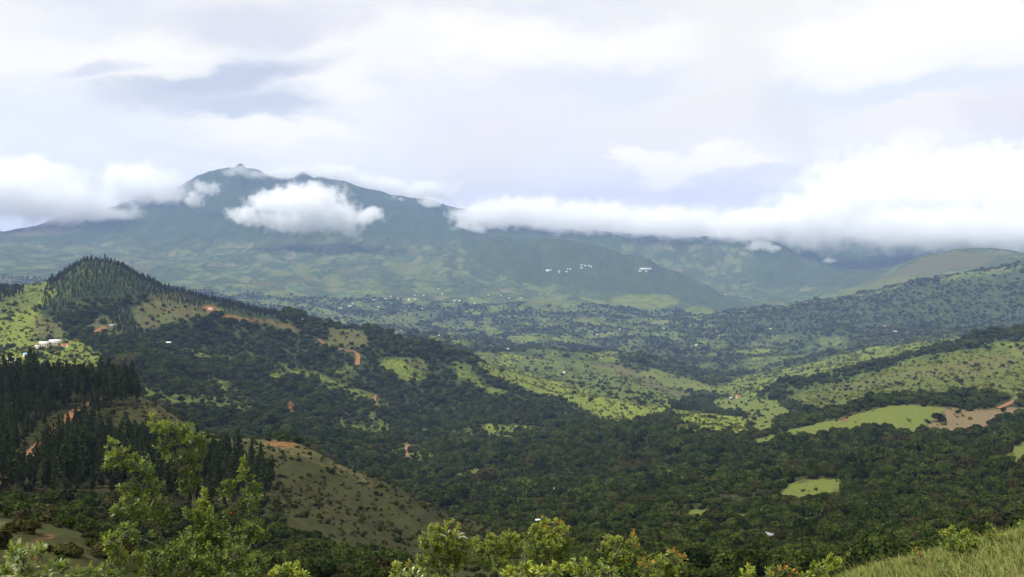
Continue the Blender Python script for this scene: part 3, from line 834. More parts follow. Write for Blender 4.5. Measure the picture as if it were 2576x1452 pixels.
LIT = [   # gaps shaped into the added deck to let sun through: outline, nearest, farthest, how much
    ([(-200, 690), (140, 690), (160, 740), (110, 800), (130, 850), (230, 870), (220, 950), (-200, 970)], 900, 1900, 1.0),
    ([(150, 650), (420, 720), (560, 770), (560, 840), (330, 850), (150, 850)], 1000, 1900, .55),
    ([(560, 760), (960, 840), (960, 900), (700, 880), (560, 840)], 1100, 1900, .45),
    ([(1060, 850), (1300, 872), (1500, 890), (1650, 920), (1870, 960), (2150, 890), (2450, 830), (2620, 820), (2620, 880), (2200, 930), (1960, 985), (2010, 1022), (2100, 1020), (2250, 1000), (2420, 1015), (2390, 1060), (2300, 1092), (1890, 1125), (1770, 1100), (1650, 1062), (1450, 1000), (1250, 950), (1100, 900)], 780, 3900, 1.0),
    ([(1950, 990), (2250, 900), (2620, 830), (2620, 1010), (2300, 1010)], 1050, 2100, .4),
    ([(2300, 1010), (2640, 1000), (2640, 1110), (2440, 1100), (2300, 1095)], 700, 1200, .75),
    ([(2040, 760), (2200, 705), (2330, 640), (2450, 620), (2560, 640), (2400, 690), (2300, 730), (2080, 775)], 4600, 7000, 1.0),
    ([(420, 620), (700, 600), (1000, 600), (1170, 650), (1180, 710), (1000, 735), (800, 765), (560, 750), (430, 690)], 4300, 7800, .9),
    ([(700, 770), (1180, 770), (1500, 730), (1800, 790), (1900, 860), (1500, 870), (1200, 860), (800, 850)], 3200, 6000, .75),
    ([(-200, 560), (300, 560), (430, 620), (430, 720), (-200, 740)], 4300, 8800, .65),
    ([(1000, 560), (1300, 580), (1900, 600), (1900, 700), (1650, 660), (1400, 600), (1150, 640)], 7000, 9000, .7),
    ([(-3000, 300), (6000, 300), (6000, 9000), (-3000, 9000)], 0, 45, .6),
    ([(1550, 1230), (2200, 1180), (2200, 1330), (1650, 1330)], 300, 700, .08),
]


def shade_cloud_deck():  # unseen cloud sheet above the view, its gaps shaped to set sun and shade
    ZC, step = 2700.0, 60.0
    xs, ys = np.arange(-11000, 8001, step), np.arange(-5000, 9301, step)
    gx, gy = np.meshgrid(xs, ys, indexing='ij')
    hx, hy = gx.copy(), gy.copy()
    for _ in range(6):
        t = (ZC - ground(np.where(hy > 5, hx, 0), np.maximum(hy, 5))) / S[2]
        hx, hy = gx - S[0] * t, gy - S[1] * t
    hz = ground(hx, np.maximum(hy, 5))
    u, v = project(hx, hy, hz)
    d = np.hypot(hx, hy)
    lit = np.zeros_like(gx)
    for poly, d0, d1, k in LIT:
        m = inpoly(u, v, poly) & (d >= d0) & (d <= d1) & (hy > 0)
        lit[m] = np.maximum(lit[m], k)
    # small openings above the near ground are finer than the deck's mesh: widen them a little
    for _ in range(3):
        p = np.pad(lit, 1, mode='edge')
        lit = (p[:-2, 1:-1] + p[2:, 1:-1] + p[1:-1, :-2] + p[1:-1, 2:] + 2 * p[1:-1, 1:-1]) / 6
    den = (1 - lit) * (1 - sstep(6500, 7100, hy))
    den[inpoly(u, v, [(440, 640), (440, 380), (1020, 380), (1060, 560), (900, 600)]) & (d > 7700) & (d < 10500)] = 1.0  # deck closed here to shade the peak
    den = np.clip(den + 0.28 * fbm(gx / 600, gy / 600, 4, 71) * (den > 0.02) , 0, 1)
    edge = sstep(0, 900, np.minimum.reduce([gx - xs[0], xs[-1] - gx, gy - ys[0], ys[-1] - gy]))
    den *= edge
    puff = fbm(gx / 500, gy / 500, 5, 72)
    th = 60 + 260 * den * (0.6 + 0.5 * puff)
    top = np.stack([gx, gy, ZC + th], -1).reshape(-1, 3)
    bot = np.stack([gx, gy, ZC - 20 * den * (1 + puff)], -1).reshape(-1, 3)
    n, mm = gx.shape
    idx = np.arange(n * mm).reshape(n, mm)
    q = np.stack([idx[:-1, :-1], idx[1:, :-1], idx[1:, 1:], idx[:-1, 1:]], -1).reshape(-1, 4)
    off = n * mm
    ring = np.concatenate([idx[:, 0], idx[-1, 1:], idx[-2::-1, -1], idx[0, -2:0:-1]])
    r2 = np.roll(ring, -1)
    side = np.stack([ring, ring + off, r2 + off, r2], -1)
    V = np.concatenate([top, bot])
    Q = np.concatenate([q, q[:, ::-1] + off, side])
    m, g, out = new_mat('shade_cloud_deck')
    tr = g.node('ShaderNodeBsdfTransparent')
    ts = g.node('ShaderNodeBsdfTranslucent')
    ts.inputs[0].default_value = (0.48, 0.48, 0.48, 1)
    mx = g.node('ShaderNodeMixShader')
    g.put(mx.inputs[0], g.m('MULTIPLY', attr(g, 'density'), 0.95))
    g.l.new(tr.outputs[0], mx.inputs[1])
    g.l.new(ts.outputs[0], mx.inputs[2])
    g.l.new(mx.outputs[0], out.inputs[0])
    o = link('shade_cloud_deck', mesh_np('shade_cloud_deck', V, Q, m, {'density': np.concatenate([den.ravel(), den.ravel()])}, smooth=True))
    o['kind'] = 'stuff'


shade_cloud_deck()

# ------------------------------------------------------------------ low clouds on the mountains
CLOUDS = [  # label, density, noise size, amount, soft, blobs (u, v, distance, ru, rv, depth in m)
    ('bright white cumulus drifting in front of the mountain slope below the peak', .015, 170, 1.8, .5,
     [(770, 510, 7000, 130, 62, 260), (690, 510, 7000, 80, 42, 190), (840, 545, 7000, 110, 48, 220), (620, 545, 7000, 60, 26, 120), (740, 555, 7000, 130, 34, 200), (925, 540, 7000, 60, 26, 120), (890, 580, 7000, 40, 24, 90)]),
    ('small torn wisp of cloud on the dark slope left of the peak', .010, 150, 1.3, .35,
     [(520, 475, 7900, 44, 24, 90), (490, 500, 7900, 30, 20, 80)]),
    ('thin veil of mist lying over the mountain summit', .0045, 170, 1.3, .4,
     [(600, 430, 8500, 55, 12, 120), (650, 440, 8500, 60, 10, 120)]),
    ('grey white cloud cap spilling over the ridge right of the summit', .008, 260, 1.5, .6,
     [(720, 438, 8800, 75, 22, 260), (820, 440, 9100, 130, 26, 300), (940, 465, 9200, 140, 26, 300), (1060, 480, 9300, 130, 34, 300)]),
    ('pale fog bank hanging low across the left shoulder of the mountain', .0085, 300, 1.5, .7,
     [(130, 505, 8100, 210, 66, 420), (250, 535, 8050, 110, 36, 300), (-60, 480, 8200, 240, 84, 400), (60, 450, 8300, 180, 60, 400)]),
    ('rounded pale cloud resting on the left ridge just below the peak', .009, 260, 1.5, .7,
     [(390, 475, 8400, 115, 70, 380), (330, 460, 8500, 110, 60, 350), (430, 500, 8250, 60, 34, 200)]),
    ('long white cloud of the mountain', .0085, 240, 1.9, .6,
     [(1210, 545, 8300, 105, 62, 350), (1330, 540, 8500, 190, 60, 450), (1500, 555, 8500, 230, 58, 500), (1700, 565, 8400, 230, 55, 500), (1880, 570, 8300, 170, 56, 450), (1180, 575, 8000, 60, 26, 200)]),
    ('huge bright cloud mass hiding the right hand mountains down to their feet', .0075, 300, 1.8, .65,
     [(2060, 555, 8300, 230, 85, 600), (2250, 500, 8600, 300, 140, 700), (2450, 500, 8600, 260, 150, 700), (2640, 520, 8500, 240, 130, 700), (2350, 572, 8000, 300, 60, 500), (2600, 572, 8000, 260, 62, 500)]),
    ('thin wisp of mist rising from the ridge end below the cloud bank', .009, 110, 1.3, .35,
     [(1910, 618, 7900, 40, 14, 80), (1945, 625, 7900, 26, 10, 60)]),
    ('tiny puff of white smoke in the blue gap between far ridges', .010, 60, 1.2, .35,
     [(2087, 656, 7600, 20, 8, 40)]),
    ('ragged shred of cloud caught on the ridge beside the long cloud bank', .010, 120, 1.3, .35,
     [(1085, 510, 8500, 40, 18, 90), (990, 505, 8700, 40, 14, 90)]),
]


def make_cloud(label, dens, nsize, amt, soft, blobs, i):
    P = [(at(u, v, d), np.array([ru * d / F, dep, rv * d / F])) for (u, v, d, ru, rv, dep) in blobs]
    c = sum(p for p, r in P) / len(P)
    pts = []
    ico = bmesh.new()
    bmesh.ops.create_icosphere(ico, subdivisions=3, radius=1.0)
    sph = np.array([v.co[:] for v in ico.verts])
    ico.free()
    for p, r in P:
        pts.append((p - c) + sph * r * 1.25)
    bm = bmesh.new()
    for q in np.concatenate(pts):
        bm.verts.new(q)
    res = bmesh.ops.convex_hull(bm, input=bm.verts)
    junk = [e for e in res['geom_interior'] + res['geom_unused'] if isinstance(e, bmesh.types.BMVert)]
    bmesh.ops.delete(bm, geom=list(set(junk)), context='VERTS')
    me = bpy.data.meshes.new('cloud')
    bm.to_mesh(me)
    bm.free()
    m, g, out = new_mat('cloud_vapour')
    tc = g.node('ShaderNodeTexCoord')
    pos = tc.outputs['Object']
    wv = g.v('SUBTRACT', g.noise(pos, 1.0 / nsize, 2, .5, color=True), (.5, .5, .5))
    wv2 = g.v('SUBTRACT', g.noise(pos, 3.4 / nsize, 3, .6, color=True), (.5, .5, .5))
    pw = g.v('ADD', g.v('ADD', pos, g.v('SCALE', wv, scale=nsize * 0.75)), g.v('SCALE', wv2, scale=nsize * .45))
    f = None
    for p, r in P:
        q = g.v('MULTIPLY', g.v('SUBTRACT', pw, tuple(p - c)), tuple(1 / r))
        e = g.m('SUBTRACT', 1.0, g.v('LENGTH', q))
        f = e if f is None else g.m('SMOOTH_MAX', f, e, 0.15)
    n = g.noise(g.v('ADD', pos, (i * 731.0, i * 173.0, 0)), 2.3 / nsize, 7, .62)
    x = g.m('ADD', f, g.m('MULTIPLY', g.m('SUBTRACT', n, 0.55), amt))
    dd = g.m('MULTIPLY', g.ramp(x, 0.02, 0.02 + soft), dens)
    inside = g.ramp(f, -0.16, 0.02)
    dd = g.m('MULTIPLY', dd, inside)
    pv = g.node('ShaderNodeVolumePrincipled')
    pv.inputs['Color'].default_value = (1.0, 1.0, 1.0, 1)
    pv.inputs['Anisotropy'].default_value = 0.0
    g.l.new(dd, pv.inputs['Density'])
    g.l.new(pv.outputs[0], out.inputs['Volume'])
    m.cycles.volume_step_rate = 0.25
    me.materials.append(m)
    thing('cloud', label, 'cloud', tuple(c), data=me)


for i, (lb, dn, ns, am, so, bl) in enumerate(CLOUDS):
    make_cloud(lb, dn, ns, am, so, bl, i)
# ------------------------------------------------------------------ trees
def unit(v):
    return v / (np.linalg.norm(v, axis=-1, keepdims=True) + 1e-9)


def leaf_cards(rng, c, n, size, flat=0.6):
    """quads at points c facing roughly along n"""
    k = len(c)
    n = unit(n + rng.normal(0, flat, (k, 3)))
    a = unit(np.cross(n, rng.normal(0, 1, (k, 3))))
    b = np.cross(n, a)
    s = size * rng.uniform(0.6, 1.35, (k, 1))
    a, b = a * s, b * s * rng.uniform(0.5, 0.9, (k, 1))
    bend = n * s * rng.uniform(-.3, .1, (k, 1))
    V = np.stack([c - a + bend, c - b, c + a + bend, c + b], 1).reshape(-1, 3)
    Q = np.arange(4 * k).reshape(k, 4)
    return V, Q


def broad_crown(seed, lobes, cards, flat=0.62, cardsize=0.085):
    """a broadleaf crown about 1 m across: many leaf clumps spread over several uneven lobes"""
    rng = np.random.default_rng(seed)
    C, Rr = [], []
    for i in range(lobes):
        a, r = rng.uniform(0, 2 * math.pi), 0.30 * math.sqrt(rng.uniform(0, 1))
        C.append((r * math.cos(a), r * math.sin(a), 0.30 + rng.uniform(-.10, .20) - r * .35))
        Rr.append(rng.uniform(0.13, 0.25))
    C, Rr = np.array(C), np.array(Rr)
    w = Rr ** 2 / (Rr ** 2).sum()
    L = rng.choice(lobes, cards, p=w)
    d = unit(rng.normal(0, 1, (cards, 3)))
    d[:, 2] = np.where(d[:, 2] < -0.35, -d[:, 2], d[:, 2])
    rad = Rr[L][:, None] * rng.uniform(0.78, 1.22, (cards, 1)) 
    p = C[L] + d * rad * np.array([1, 1, flat + .2])
    V, Q = leaf_cards(rng, p, d + (0, 0, .25), cardsize)
    tint = np.repeat(np.clip(rng.beta(1.6, 2.6, cards) + 0.22 * rng.normal(0, 1, lobes)[L], 0, 1), 4)
    ico = bmesh.new()
    bmesh.ops.create_icosphere(ico, subdivisions=2, radius=1)
    sph = np.array([v.co[:] for v in ico.verts])
    tri = np.array([[v.index for v in f.verts] for f in ico.faces])
    ico.free()
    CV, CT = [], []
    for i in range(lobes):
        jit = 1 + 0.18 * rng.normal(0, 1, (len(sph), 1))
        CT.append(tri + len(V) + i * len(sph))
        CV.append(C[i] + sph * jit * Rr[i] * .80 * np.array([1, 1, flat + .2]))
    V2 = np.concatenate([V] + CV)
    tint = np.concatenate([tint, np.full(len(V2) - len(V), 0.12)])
    return V2, Q, np.concatenate(CT), tint


def pine_crown(seed):
    """crown of a pine one metre tall: ragged tiers of drooping needle sprays on the upper two thirds"""
    rng = np.random.default_rng(seed)
    P, N = [], []
    z = 0.30
    while z < 0.98:
        t = (z - 0.30) / 0.70
        reach = 0.135 * (1 - t) ** 0.6 * rng.uniform(.6, 1.2) + 0.018
        if t < .15:
            reach *= .6
        for b in range(rng.integers(5, 9)):
            a = rng.uniform(0, 2 * math.pi)
            rr = reach * rng.uniform(.6, 1.1)
            k = max(2, int(rr / 0.022))
            for q in range(k):
                f = (q + 1) / k
                P.append((rr * f * math.cos(a), rr * f * math.sin(a), z + 0.05 * f * (0.4 + t) - 0.03 * f * f + rng.normal(0, .006)))
                N.append((math.cos(a) * .4, math.sin(a) * .4, 1))
        z += 0.024 * rng.uniform(.7, 1.4)
    P, N = np.array(P), np.array(N)
    V, Q = leaf_cards(rng, P, N, 0.027, 0.8)
    tint = np.repeat(np.clip(rng.beta(1.5, 2.5, len(P)) + 0.2 * (P[:, 2] - .6), 0, 1), 4)
    return V, Q, None, tint


BROAD = []
for sd, lb, cd in ((1, 7, 1300), (2, 9, 1500), (3, 6, 1150), (4, 11, 1700), (5, 8, 1400), (6, 5, 1000)):
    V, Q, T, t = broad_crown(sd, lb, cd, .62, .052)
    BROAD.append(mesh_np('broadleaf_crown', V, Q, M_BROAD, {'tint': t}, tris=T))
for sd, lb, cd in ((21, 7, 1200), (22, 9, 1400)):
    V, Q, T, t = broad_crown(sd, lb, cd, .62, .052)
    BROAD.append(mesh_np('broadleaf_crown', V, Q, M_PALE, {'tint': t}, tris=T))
tv, tq = tube([(0, 0, -.5), (0.01, 0, 0.05), (0.0, .01, .3)], [.035, .028, .015], 6)
TRUNK_B = mesh_np('broadleaf_trunk', tv, tq, M_TRUNK)
BUSHES = []
for sd, lb, cd in ((31, 4, 150), (32, 5, 190), (33, 3, 130)):
    V, Q, T, t = broad_crown(sd, lb, cd, .5, .12)
    BUSHES.append(mesh_np('bush_crown', V, Q, M_BUSH, {'tint': t}, tris=T))
HEATHS = []
for sd, lb, cd in ((41, 4, 170), (42, 5, 200), (43, 3, 140)):
    V, Q, T, t = broad_crown(sd, lb, cd, .5, .11)
    HEATHS.append(mesh_np('heath_crown', V, Q, M_HEATH, {'tint': t}, tris=T))
PINES = []
for sd in (11, 12, 13, 14, 15):
    V, Q, T, t = pine_crown(sd)
    PINES.append(mesh_np('pine_crown', V, Q, M_PINE, {'tint': t}))
tv, tq = tube([(0, 0, -.12), (0.004, 0, 0.3), (-.003, .003, .65), (0, 0, .98)], [.016, .012, .008, .002], 6)
TRUNK_P = mesh_np('pine_trunk', tv, tq, M_TRUNK)

RNG = np.random.default_rng(5)


def jgrid(g, d0, d1, half=34):
    w = d1 * math.tan(math.radians(half))
    xs, ys = np.arange(-w, w, g), np.arange(d0 * .75, d1, g)
    gx, gy = np.meshgrid(xs, ys, indexing='ij')
    gx = gx + RNG.uniform(-.48, .48, gx.shape) * g
    gy = gy + RNG.uniform(-.48, .48, gy.shape) * g
    d = np.hypot(gx, gy)
    k = (d >= d0) & (d < d1) & (np.abs(np.arctan2(gx, gy)) < math.radians(half))
    return gx[k], gy[k]


BARE = []          # (x, y, radius) kept clear of trees: roads, houses


def clear_mask(x, y):
    ok = np.ones(len(x), bool)
    for bx, by, r in BARE:
        n = math.hypot(bx, by)
        ux, uy = bx / n, by / n
        dx, dy = x - bx, y - by
        along, across = dx * ux + dy * uy, dx * uy - dy * ux
        ok &= ~((np.abs(across) < r) & (along > -r * 2.4) & (along < r * 1.1))
    return ok


# ---- pines: where they stand, as ground outlines in sight-line terms
PINE_AREAS = [
    ([(-260, 950), (60, 975), (200, 985), (300, 988), (345, 1004), (350, 1020), (290, 1030), (250, 1070), (240, 1100), (420, 1120), (520, 1135), (600, 1150), (655, 1150), (690, 1190), (690, 1240), (640, 1290), (560, 1290), (300, 1255), (-260, 1255)], 220, 520),
]
PINE_FAR = [
    ([(-100, 722), (30, 728), (60, 726), (60, 745), (20, 760), (-100, 800)], 1300, 1800),
    ([(100, 785), (120, 715), (170, 655), (270, 635), (350, 660), (400, 735), (330, 750), (200, 755), (150, 790)], 1300, 1900),
    ([(330, 660), (430, 700), (520, 735), (640, 770), (700, 785), (690, 822), (650, 815), (540, 790), (480, 775), (400, 760), (340, 730)], 1300, 1800),
    ([(255, 790), (330, 780), (345, 845), (290, 840)], 1200, 1700),
    ([(1400, 855), (1490, 850), (1540, 880), (1500, 890), (1420, 875)], 2300, 3600),
    ([(1680, 1015), (1740, 1020), (1760, 1040), (1690, 1035)], 1300, 2400),
]


def in_areas(u, v, d, areas):
    r = np.zeros(len(u), bool)
    for poly, d0, d1 in areas:
        r |= inpoly(u, v, poly) & (d > d0) & (d < d1)
    return r


# ------------------------------------------------------------------ roads (red dirt) draped on the ground
def dirt_road(pix, width, d0, d1, clear):
    P = []
    for (u0, v0), (u1, v1) in zip(pix[:-1], pix[1:]):
        n = max(2, int(math.hypot(u1 - u0, v1 - v0) / 2.0))
        for i in range(n):
            P.append(pick(u0 + (u1 - u0) * i / n, v0 + (v1 - v0) * i / n, d0, d1))
    P.append(pick(*pix[-1], d0, d1))
    P = np.array(P)[:, :2]
    ker = np.ones(5) / 5
    pad = np.concatenate([[P[0]] * 2, P, [P[-1]] * 2])
    P = np.stack([np.convolve(pad[:, k], ker, 'valid') for k in (0, 1)], -1)
    seg = np.concatenate([[0], np.cumsum(np.hypot(*np.diff(P, axis=0).T))])
    m = max(4, int(seg[-1] / 3))
    s = np.linspace(0, seg[-1], m)
    P = np.stack([np.interp(s, seg, P[:, k]) for k in (0, 1)], -1)
    T = np.gradient(P, axis=0)
    N = np.stack([-T[:, 1], T[:, 0]], -1) / (np.hypot(T[:, 0], T[:, 1])[:, None] + 1e-9)
    wv = width * (1 + .35 * fbm(s / 14.0, s * 0 + 3, 3, 7))[:, None]
    K = 5
    V = np.zeros((m, K, 3))
    for k in range(K):
        q = P + N * wv * (k / (K - 1) - .5)
        V[:, k, :2] = q
        V[:, k, 2] = ground(q[:, 0], q[:, 1])
    V[:, :, 2] = np.maximum(V[:, :, 2], V[:, :, 2].max(1, keepdims=True) - .5) + .35
    idx = np.arange(m * K).reshape(m, K)
    Q = np.stack([idx[:-1, :-1], idx[1:, :-1], idx[1:, 1:], idx[:-1, 1:]], -1).reshape(-1, 4)
    o = link('dirt_road', mesh_np('dirt_road', V.reshape(-1, 3), Q, M_SOIL, smooth=True))
    o['kind'] = 'structure'
    for q in P[::2]:
        BARE.append((q[0], q[1], clear))


dirt_road([(797, 858), (818, 868), (840, 876), (868, 884), (896, 890), (901, 900), (899, 922)], 7.5, 1000, 1800, 7)
dirt_road([(945, 996), (942, 1008), (948, 1026)], 3.6, 800, 1500, 5)
dirt_road([(1026, 1118), (1020, 1132), (1024, 1148), (1034, 1160)], 3.4, 500, 1200, 4)
dirt_road([(236, 838), (262, 822), (266, 826), (240, 845), (222, 852)], 4, 1100, 1700, 4)
dirt_road([(2510, 1030), (2535, 1018), (2560, 1006), (2600, 998)], 5, 700, 1400, 6)
dirt_road([(62, 1176), (92, 1130), (130, 1092), (165, 1062), (205, 1026), (258, 1004)], 3.4, 260, 470, 3.4)
dirt_road([(2640, 872), (2560, 885), (2540, 880)], 4, 1300, 2000, 4)

# ------------------------------------------------------------------ houses
def box_vq(lo, hi):
    x0, y0, z0 = lo
    x1, y1, z1 = hi
    V = np.array([(x0, y0, z0), (x1, y0, z0), (x1, y1, z0), (x0, y1, z0), (x0, y0, z1), (x1, y0, z1), (x1, y1, z1), (x0, y1, z1)], float)
    Q = np.array([(0, 3, 2, 1), (4, 5, 6, 7), (0, 1, 5, 4), (1, 2, 6, 5), (2, 3, 7, 6), (3, 0, 4, 7)])
    return V, Q


def house(label, u, v, w, d0, d1, roof=None, wall=None, depth=None, h=3.0, rz=None, group='houses scattered over the valley', name='house', cat='house', windows=0, kind='gable'):
    p = pick(u, v, d0, d1)
    d = np.hypot(p[0], p[1])
    w = w * .85
    W = w * d / F                                         # w: width of the roof in sight-line units
    D_ = depth if depth else max(5.0, min(W * .6, 11.0))
    face = math.atan2(-p[0], p[1])
    rz = face + (RNG.uniform(-.35, .35) if rz is None else rz)
    t = thing(name, label, cat, (p[0], p[1], p[2] - .4), group, rz=rz)
    vq = box_vq((-W / 2, -D_ / 2, -4.0), (W / 2, D_ / 2, h))
    e, rh, th = .6, (D_ * .22 if kind == 'gable' else D_ * .12), .16
    if kind == 'gable':
        prof = [(-D_ / 2 - e, h + .02), (0, h + rh), (D_ / 2 + e, h + .02)]
    else:
        prof = [(-D_ / 2 - e, h + .02), (0, h + .02 + rh * .6), (D_ / 2 + e, h + rh * 1.2)]
    ring = [(y, z + th) for y, z in prof] + [(y, z) for y, z in prof[::-1]]
    V = np.array([(sx * (W / 2 + e), y, z) for sx in (-1, 1) for y, z in ring])
    Q = [(k, (k + 1) % 6, 6 + (k + 1) % 6, 6 + k) for k in range(6)]
    Q += [(0, 5, 4, 1), (1, 4, 3, 2), (6, 7, 10, 11), (7, 8, 9, 10)]
    link('roof', mesh_np('roof', V, np.array(Q), roof or M_TIN), t)
    gt = None
    if kind == 'gable':                                   # gable ends close the walls under the roof
        gv = np.array([(sx * W / 2, 0, h + rh * .93) for sx in (-1, 1)])
        vq = (np.concatenate([vq[0], gv]), vq[1])
        gt = np.array([(4, 7, 8), (5, 9, 6)])
    link('wall', mesh_np('wall', *vq, wall or M_WALL, tris=gt), t)
    for k in range(windows):
        x = -W / 2 + W * (k + .5) / windows
        link('window', mesh_np('window', *box_vq((x - W / windows * .3, -D_ / 2 - .06, 1.6), (x + W / windows * .25, -D_ / 2 - .003, 2.9)), M_GLASS), t)
    BARE.append((p[0], p[1], W * .55 + 2.0))
    return t


G1 = 'buildings of the hillside school village'
house('larger white roofed school building on the sunlit ridge at the left', 139, 868, 27, 1000, 1500, M_TIN, M_WALL, 9, 4.6, .1, G1, 'school_building', 'building', 5)
house('shorter cream walled school building with white roof left of the larger one', 112, 872, 22, 1000, 1500, M_TIN, M_WALL, 8, 4.2, -.1, G1, 'school_building', 'building', 4)
house('low white roofed shed at the left end of the school buildings', 94, 877, 9, 1000, 1500, M_TIN, M_WALL, 5, 3, 0, G1)
house('small orange roofed hut right of the school buildings, nearer to them', 159, 874, 7, 1000, 1500, M_RED, M_WALL, 5, 3, 0, G1)
house('small orange roofed hut at the right end of the school village', 170, 873, 9, 1000, 1500, M_RED, M_WALL, 5, 3, 0, G1)
house('blue tin roofed house among trees below the school', 69, 900, 18, 850, 1400, M_BLUE, M_WALL, 8, 3.5, .2, G1)
house('grey roofed house at the edge of the pines below the blue roof', 26, 915, 13, 800, 1300, M_GREY, M_WALL, 7, 3, 0, G1)
house('pale roofed house beside the grey roofed one below the blue roof', 42, 916, 11, 800, 1300, M_TIN, M_WALL, 7, 3, .1, G1)
house('grey roofed farm shed on the wooded slope, left of a white roofed shed', 404, 868, 13, 1000, 1600, M_GREY, M_DWALL, 6, 3, 0, 'sheds on the wooded slope')
house('bright white roofed farm shed on the wooded slope right of a grey shed', 424, 867, 12, 1000, 1600, M_TIN, M_DWALL, 6, 3, 0, 'sheds on the wooded slope')
house('grey roofed cabin half hidden under dark trees below the dome', 283, 824, 12, 1100, 1700, M_GREY, M_DWALL, 6, 3, 0, 'sheds on the wooded slope')
house('red roofed hut on the bare earth at the top of the ridge scar', 530, 781, 16, 1300, 1800, M_RED, M_WALL, 7, 3.2, 0, 'huts along the left ridge')
house('small white roofed hut on the crest of the long ridge, upper one', 758, 809, 9, 1300, 1800, M_TIN, M_WALL, 5, 3, 0, 'huts along the left ridge')
house('white tin roofed hut on the crest of the long ridge, lower one', 817, 817, 12, 1300, 1800, M_TIN, M_WALL, 5, 3, 0, 'huts along the left ridge')
house('tiny white hut alone in the dark gully forest', 833, 1046, 8, 700, 1300, M_TIN, M_DWALL, 4, 2.6, .3, 'lone huts in the valley')
house('small white roofed hut deep in the valley forest', 1391, 1238, 9, 300, 700, M_TIN, M_DWALL, 3, 2.4, .5, 'lone huts in the valley')
house('white roofed hut by the sunny meadow in the valley bottom', 1818, 1090, 8, 900, 1500, M_TIN, M_WALL, 4, 2.6, 0, 'lone huts in the valley')
house('tan roofed farmhouse on the sunny meadow in the valley neck', 1857, 1001, 13, 1200, 2000, M_RED, M_WALL, 7, 3, .2, 'lone huts in the valley')
house('pale roofed outbuilding left of the farmhouse on the sunny meadow', 1838, 1003, 6, 1200, 2000, M_TIN, M_WALL, 4, 2.6, 0, 'lone huts in the valley')
house('grey tin roofed cabin at the forest edge below the big meadow', 1914, 1156, 12, 500, 1000, M_GREY, M_DWALL, 4, 2.6, .8, 'lone huts in the valley')
house('lone grey blue roof tilted among dark trees near the lower right', 1929, 1366, 14, 180, 420, M_GREY, M_DWALL, 2.6, 2.2, -.5, 'lone huts in the valley', kind='lean')
house('white walled house peeping over the yellow green bush in the valley', 1352, 1325, 10, 220, 500, M_TIN, M_TIN, 3, 2.4, .4, 'lone huts in the valley')
G2 = 'white roofed sheds on the far dark spur'
house('very long white shed standing alone on the far dark spur', 1624, 679, 34, 5200, 7500, M_TIN, M_TIN, 16, 6, 0, G2, 'long_shed', 'shed')
house('short white shed under the left half of the long white shed', 1610, 684, 9, 5200, 7500, M_TIN, M_TIN, 9, 5, 0, G2, 'farm_shed', 'shed')
house('short white shed under the right half of the long white shed', 1626, 684, 6, 5200, 7500, M_TIN, M_TIN, 9, 5, 0, G2, 'farm_shed', 'shed')
house('large tilted white shed at the left of the far spur sheds', 1378, 684, 10, 5200, 7500, M_TIN, M_TIN, 26, 6, .5, G2, 'farm_shed', 'shed')
for (u, v, w) in ((1386, 681, 4), (1406, 684, 6), (1407, 687, 4), (1425, 685, 8), (1435, 679, 5), (1428, 678, 3), (1463, 669, 6), (1472, 670, 6), (1482, 671, 5), (1487, 672, 4), (1463, 677, 7)):
    house('small white farm shed in the loose cluster on the far dark spur', u, v, w, 5200, 7500, M_TIN, M_TIN, 9, 5, None, G2, 'farm_shed', 'shed')
G3 = 'roofs of the valley village'
VIL = [(853, 777, 18, 'p'), (881, 772, 10, 'w'), (888, 767, 6, 'w'), (952, 774, 6, 'g'), (921, 760, 5, 'r'), (942, 756, 10, 'w'), (951, 754, 10, 'r'), (970, 753, 9, 'w'), (984, 752, 12, 'r'),
       (1001, 752, 4, 'w'), (1029, 753, 4, 'w'), (1029, 757, 6, 'w'), (1045, 755, 8, 'w'), (1043, 744, 4, 'w'), (1066, 745, 5, 'w'), (1103, 729, 4, 'w'), (1113, 742, 5, 'p'), (1144, 758, 10, 'w'),
       (1156, 758, 7, 'p'), (1187, 752, 5, 'w'), (1194, 766, 5, 'w'), (1229, 744, 5, 'w'), (1260, 744, 5, 'g'), (1281, 752, 4, 'w'), (1285, 787, 6, 'p'), (1310, 751, 7, 'p'), (1029, 773, 4, 'w'),
       (1219, 729, 3, 'r'), (1062, 779, 4, 'p'), (983, 748, 4, 'w')]
VM = {'w': (M_TIN, 'white'), 'p': (M_WALL, 'tan'), 'r': (M_RED, 'red'), 'g': (M_GREY, 'grey')}
for u, v, w, c in VIL:
    big = {853: 'widest tan roof at the left end of the valley village', 1144: 'widest white roof at the right half of the valley village'}.get(u)
    house(big or f'tiny {VM[c][1]} roofed house in the valley village, among trees', u, v, w, 3600, 6200, VM[c][0], M_WALL, 9, 4, None, G3)
G4 = 'lone houses on the valley hills'
for u, v, w, lb in ((1419, 940 - 0, 6, 'w'), (1502, 843, 6, 'w'), (1671, 830, 5, 'w'), (1655, 843, 5, 'w'), (1752, 871, 7, 'w'), (1559, 830, 4, 'w'), (1105, 846, 4, 'w'), (1278, 881, 6, 'w'), (1938, 829, 5, 'w'), (1887, 776, 4, 'w'), (1868, 777, 3, 'w'), (1825, 742, 4, 'w'), (2048, 827, 4, 'w'), (2222, 824, 14, 'r'), (2252, 836, 9, 'w'), (1887, 743, 3, 'w')):
    house('tiny white roofed house alone on the wooded valley hills' if lb == 'w' else 'long red roofed house among the dark woods of the right ridge', u, v, w, 1500, 6500, M_TIN if lb == 'w' else M_RED, M_WALL, 7, 3.2, None, G4)

# ------------------------------------------------------------------ placing the woods
def cov_at(k, x, y):
    return samp(COV[k], x, y)


